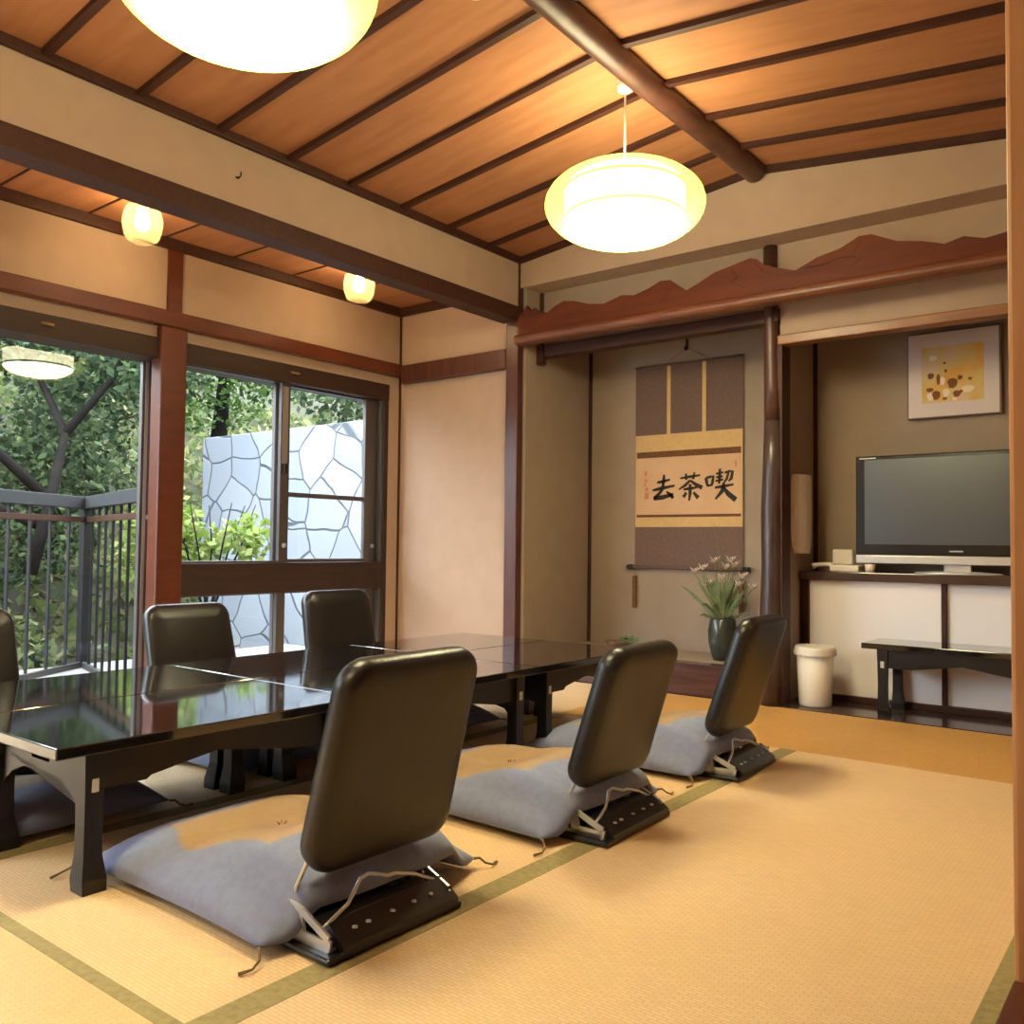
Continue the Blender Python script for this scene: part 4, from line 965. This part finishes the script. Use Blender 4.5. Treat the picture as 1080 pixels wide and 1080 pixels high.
def leaves(bm, c, rad, n, size, squash=0.8, shellb=0.4):
    for _ in range(n):
        v = Vector((random.gauss(0, 1), random.gauss(0, 1), random.gauss(0, 1))).normalized() * (random.random() ** shellb)
        p = Vector((c[0] + v.x * rad, c[1] + v.y * rad, c[2] + v.z * rad * squash))
        d = Vector((random.uniform(-1, 1), random.uniform(-1, 1), random.uniform(-1, .6))).normalized(); s = d.cross(Vector((random.uniform(-1, 1), random.uniform(-1, 1), random.uniform(-1, 1)))).normalized()
        L_ = size * random.uniform(.6, 1.3); w = L_ * 0.32
        a = bm.verts.new(p); b = bm.verts.new(p + d * L_ * .5 + s * w); c2 = bm.verts.new(p + d * L_); e = bm.verts.new(p + d * L_ * .5 - s * w)
        bm.faces.new((a, b, c2, e))
def tree(name, base, trunk, blobs, m, lab, cat='tree', size=0.11, r0=0.07):
    t = empty(name, base); tag(t, lab, cat, None)
    bm = bmesh.new()
    for path, ra in trunk: tube(bm, path, [ra * (1 - 0.75 * i / (len(path) - 1)) for i in range(len(path))], 8)
    link('trunk', bm, M['bark'], t, smooth=True)
    bm = bmesh.new()
    for (x, y, z, r, n) in blobs: leaves(bm, (x, y, z), r, int(n * (1.7 if n > 600 else 1)), size)
    link('foliage', bm, m, t)
    return t
tree('garden_tree', (-7.6, 3.3, 0.5), [([(0, 0, 0), (0.1, 0.1, .6), (-.1, .3, 1.2), (-.5, .2, 1.8), (-.8, -.2, 2.3)], .06), ([(0.1, 0.1, .6), (.2, -.4, 1.0), (.25, -.9, 1.25), (.1, -1.3, 1.15), (0.0, -1.55, .9)], .05), ([(-.1, .3, 1.2), (.1, .6, 1.7), (.2, .8, 2.3)], .04), ([(0.0, 0.05, .4), (.1, -.5, .62), (.1, -1.1, .66), (.1, -1.5, .60)], .04)],
     [(-.5, .5, 2.2, .8, 1500), (-.9, -.6, 2.1, .7, 1000), (.3, .9, 1.9, .5, 700), (-.9, -1.6, 2.4, .7, 900), (-1.1, -.2, 1.0, .5, 500)], M['foliage_dark'], 'bare-limbed green tree leaning behind the railing corner', size=.085)
tree('garden_tree', (-9.6, 1.3, 1.3), [([(0, 0, 0), (0, .1, .9), (.2, 0, 1.8)], .09)], [(0, 0, 1.6, .9, 1500), (.2, -.9, 1.2, .7, 900), (.3, .8, 2.0, .7, 900)], M['foliage_autumn'], 'olive and tan leaved tree at the far left outside the glass door', size=.085)
tree('garden_tree', (-10.0, 6.6, 1.8), [([(0, 0, 0), (0, .1, 1.2), (.2, 0, 2.4)], .12)], [(0, -.3, 1.4, 1.3, 3000), (1.2, .2, 1.6, 1.1, 2200), (-.9, -1.1, 1.5, 1.0, 1600), (.3, 0, 2.9, 1.1, 1600)], M['foliage'], 'bright green leafy tree rising behind the left end of the stone wall', size=.08)
tree('garden_tree', (-7.0, 7.2, 1.4), [([(0, 0, 0), (0, .1, 1.2), (.2, 0, 2.2)], .12)], [(0, -.3, 1.2, 1.2, 2600), (1.4, -.5, 1.1, 1.1, 1800), (0.5, 0, 2.6, 1.0, 1400), (2.2, -.5, 1.3, .9, 1200)], M['foliage_dark'], 'dark green tree above the stone wall in the right window light', size=.09)
tree('garden_shrub', (-9.0, 4.1, 0.6), [([(0, 0, 0), (0, .1, .4), (.1, 0, .9)], .05)], [(0, 0, 1.0, .8, 1800), (-.4, .5, 1.9, .8, 1500), (0.1, -.3, 0.3, .7, 1300)], M['foliage_dark'], 'dense dark green shrub left of the stone wall', 'shrub', size=.08)
tree('garden_shrub', (-7.4, 1.9, -0.2), [([(0, 0, 0), (0, .1, .3), (.1, 0, .7)], .04)], [(0, -.6, .9, .6, 1300), (.1, .3, .95, .55, 1200), (-.2, -1.6, .9, .7, 1200)], M['foliage'], 'low green clipped shrub just above the railing at the left', 'shrub', size=.07)
tree('garden_shrub', (-6.9, 1.9, -0.5), [([(0, 0, 0), (0, .1, .3), (.1, 0, .5)], .03)], [(0, -.8, .5, .55, 1300), (.0, .0, .35, .55, 1300), (0, .8, .4, .5, 900), (.4, -1.3, .2, .5, 700)], M['foliage_autumn'], 'straggly tan and green undergrowth seen through the railing bars', 'shrub', size=.09)
# young bush in front of the stone wall with visible stems
stm = []
for k in range(7):
    a = k * 0.9; stm.append(([(0, 0, 0), (0.05 * math.cos(a), .05 * math.sin(a), .45), (.16 * math.cos(a) + .05 * (k % 2), .2 * math.sin(a), .85), (.26 * math.cos(a), .34 * math.sin(a), 1.15)], .012))
tree('young_bush', (-5.55, 3.62, -0.1), stm, [(-.18, -.25, 1.0, .26, 420), (.15, .22, .92, .20, 260), (-.2, 0.05, .85, .22, 260), (-.35, -.3, .75, .22, 200)], M['foliage_bright'], 'yellow-green young bush in front of the stone wall', 'bush', size=.075)

# ------------------------------------------------------------------ world, camera, view
wd_ = bpy.data.worlds.new('overcast'); bpy.context.scene.world = wd_; wd_.use_nodes = True; nt = wd_.node_tree
bg = nt.nodes['Background']
tc = nt.nodes.new('ShaderNodeTexCoord'); sp = nt.nodes.new('ShaderNodeSeparateXYZ'); rp = nt.nodes.new('ShaderNodeValToRGB')
nt.links.new(tc.outputs['Generated'], sp.inputs[0]); nt.links.new(sp.outputs[2], rp.inputs['Fac'])
rp.color_ramp.elements[0].color = (0.62, 0.70, 0.78, 1); rp.color_ramp.elements[1].color = (0.86, 0.93, 1.0, 1)
nt.links.new(rp.outputs['Color'], bg.inputs['Color']); bg.inputs['Strength'].default_value = 17.0
cam = bpy.data.cameras.new('camera'); co = bpy.data.objects.new('camera', cam); C.objects.link(co)
cam.sensor_width = 36; cam.lens = 36 * 932.3 / 1080; cam.clip_start = 0.05; cam.clip_end = 100
r = Vector((0.78794, 0.61568, 0.01127)).normalized(); f = Vector((-0.61524, 0.78744, 0.03757)).normalized()
yaw, pitch, roll = math.radians(38.0058), math.radians(2.1535), math.radians(0.6457)
f = Vector((-math.sin(yaw) * math.cos(pitch), math.cos(yaw) * math.cos(pitch), math.sin(pitch)))
r = f.cross(Vector((0, 0, 1))).normalized(); u = r.cross(f)
r2 = r * math.cos(roll) + u * math.sin(roll); u2 = -r * math.sin(roll) + u * math.cos(roll)
mw = Matrix((r2, u2, -f)).transposed().to_4x4(); mw.translation = Vector((0, 0, 0.78)); co.matrix_world = mw
S = bpy.context.scene; S.camera = co
S.view_settings.view_transform = 'Standard'; S.view_settings.look = 'None'; S.view_settings.gamma = 1; S.view_settings.exposure = 0.40
S.view_settings.use_curve_mapping = False
S.cycles.max_bounces = 10; S.cycles.transparent_max_bounces = 16
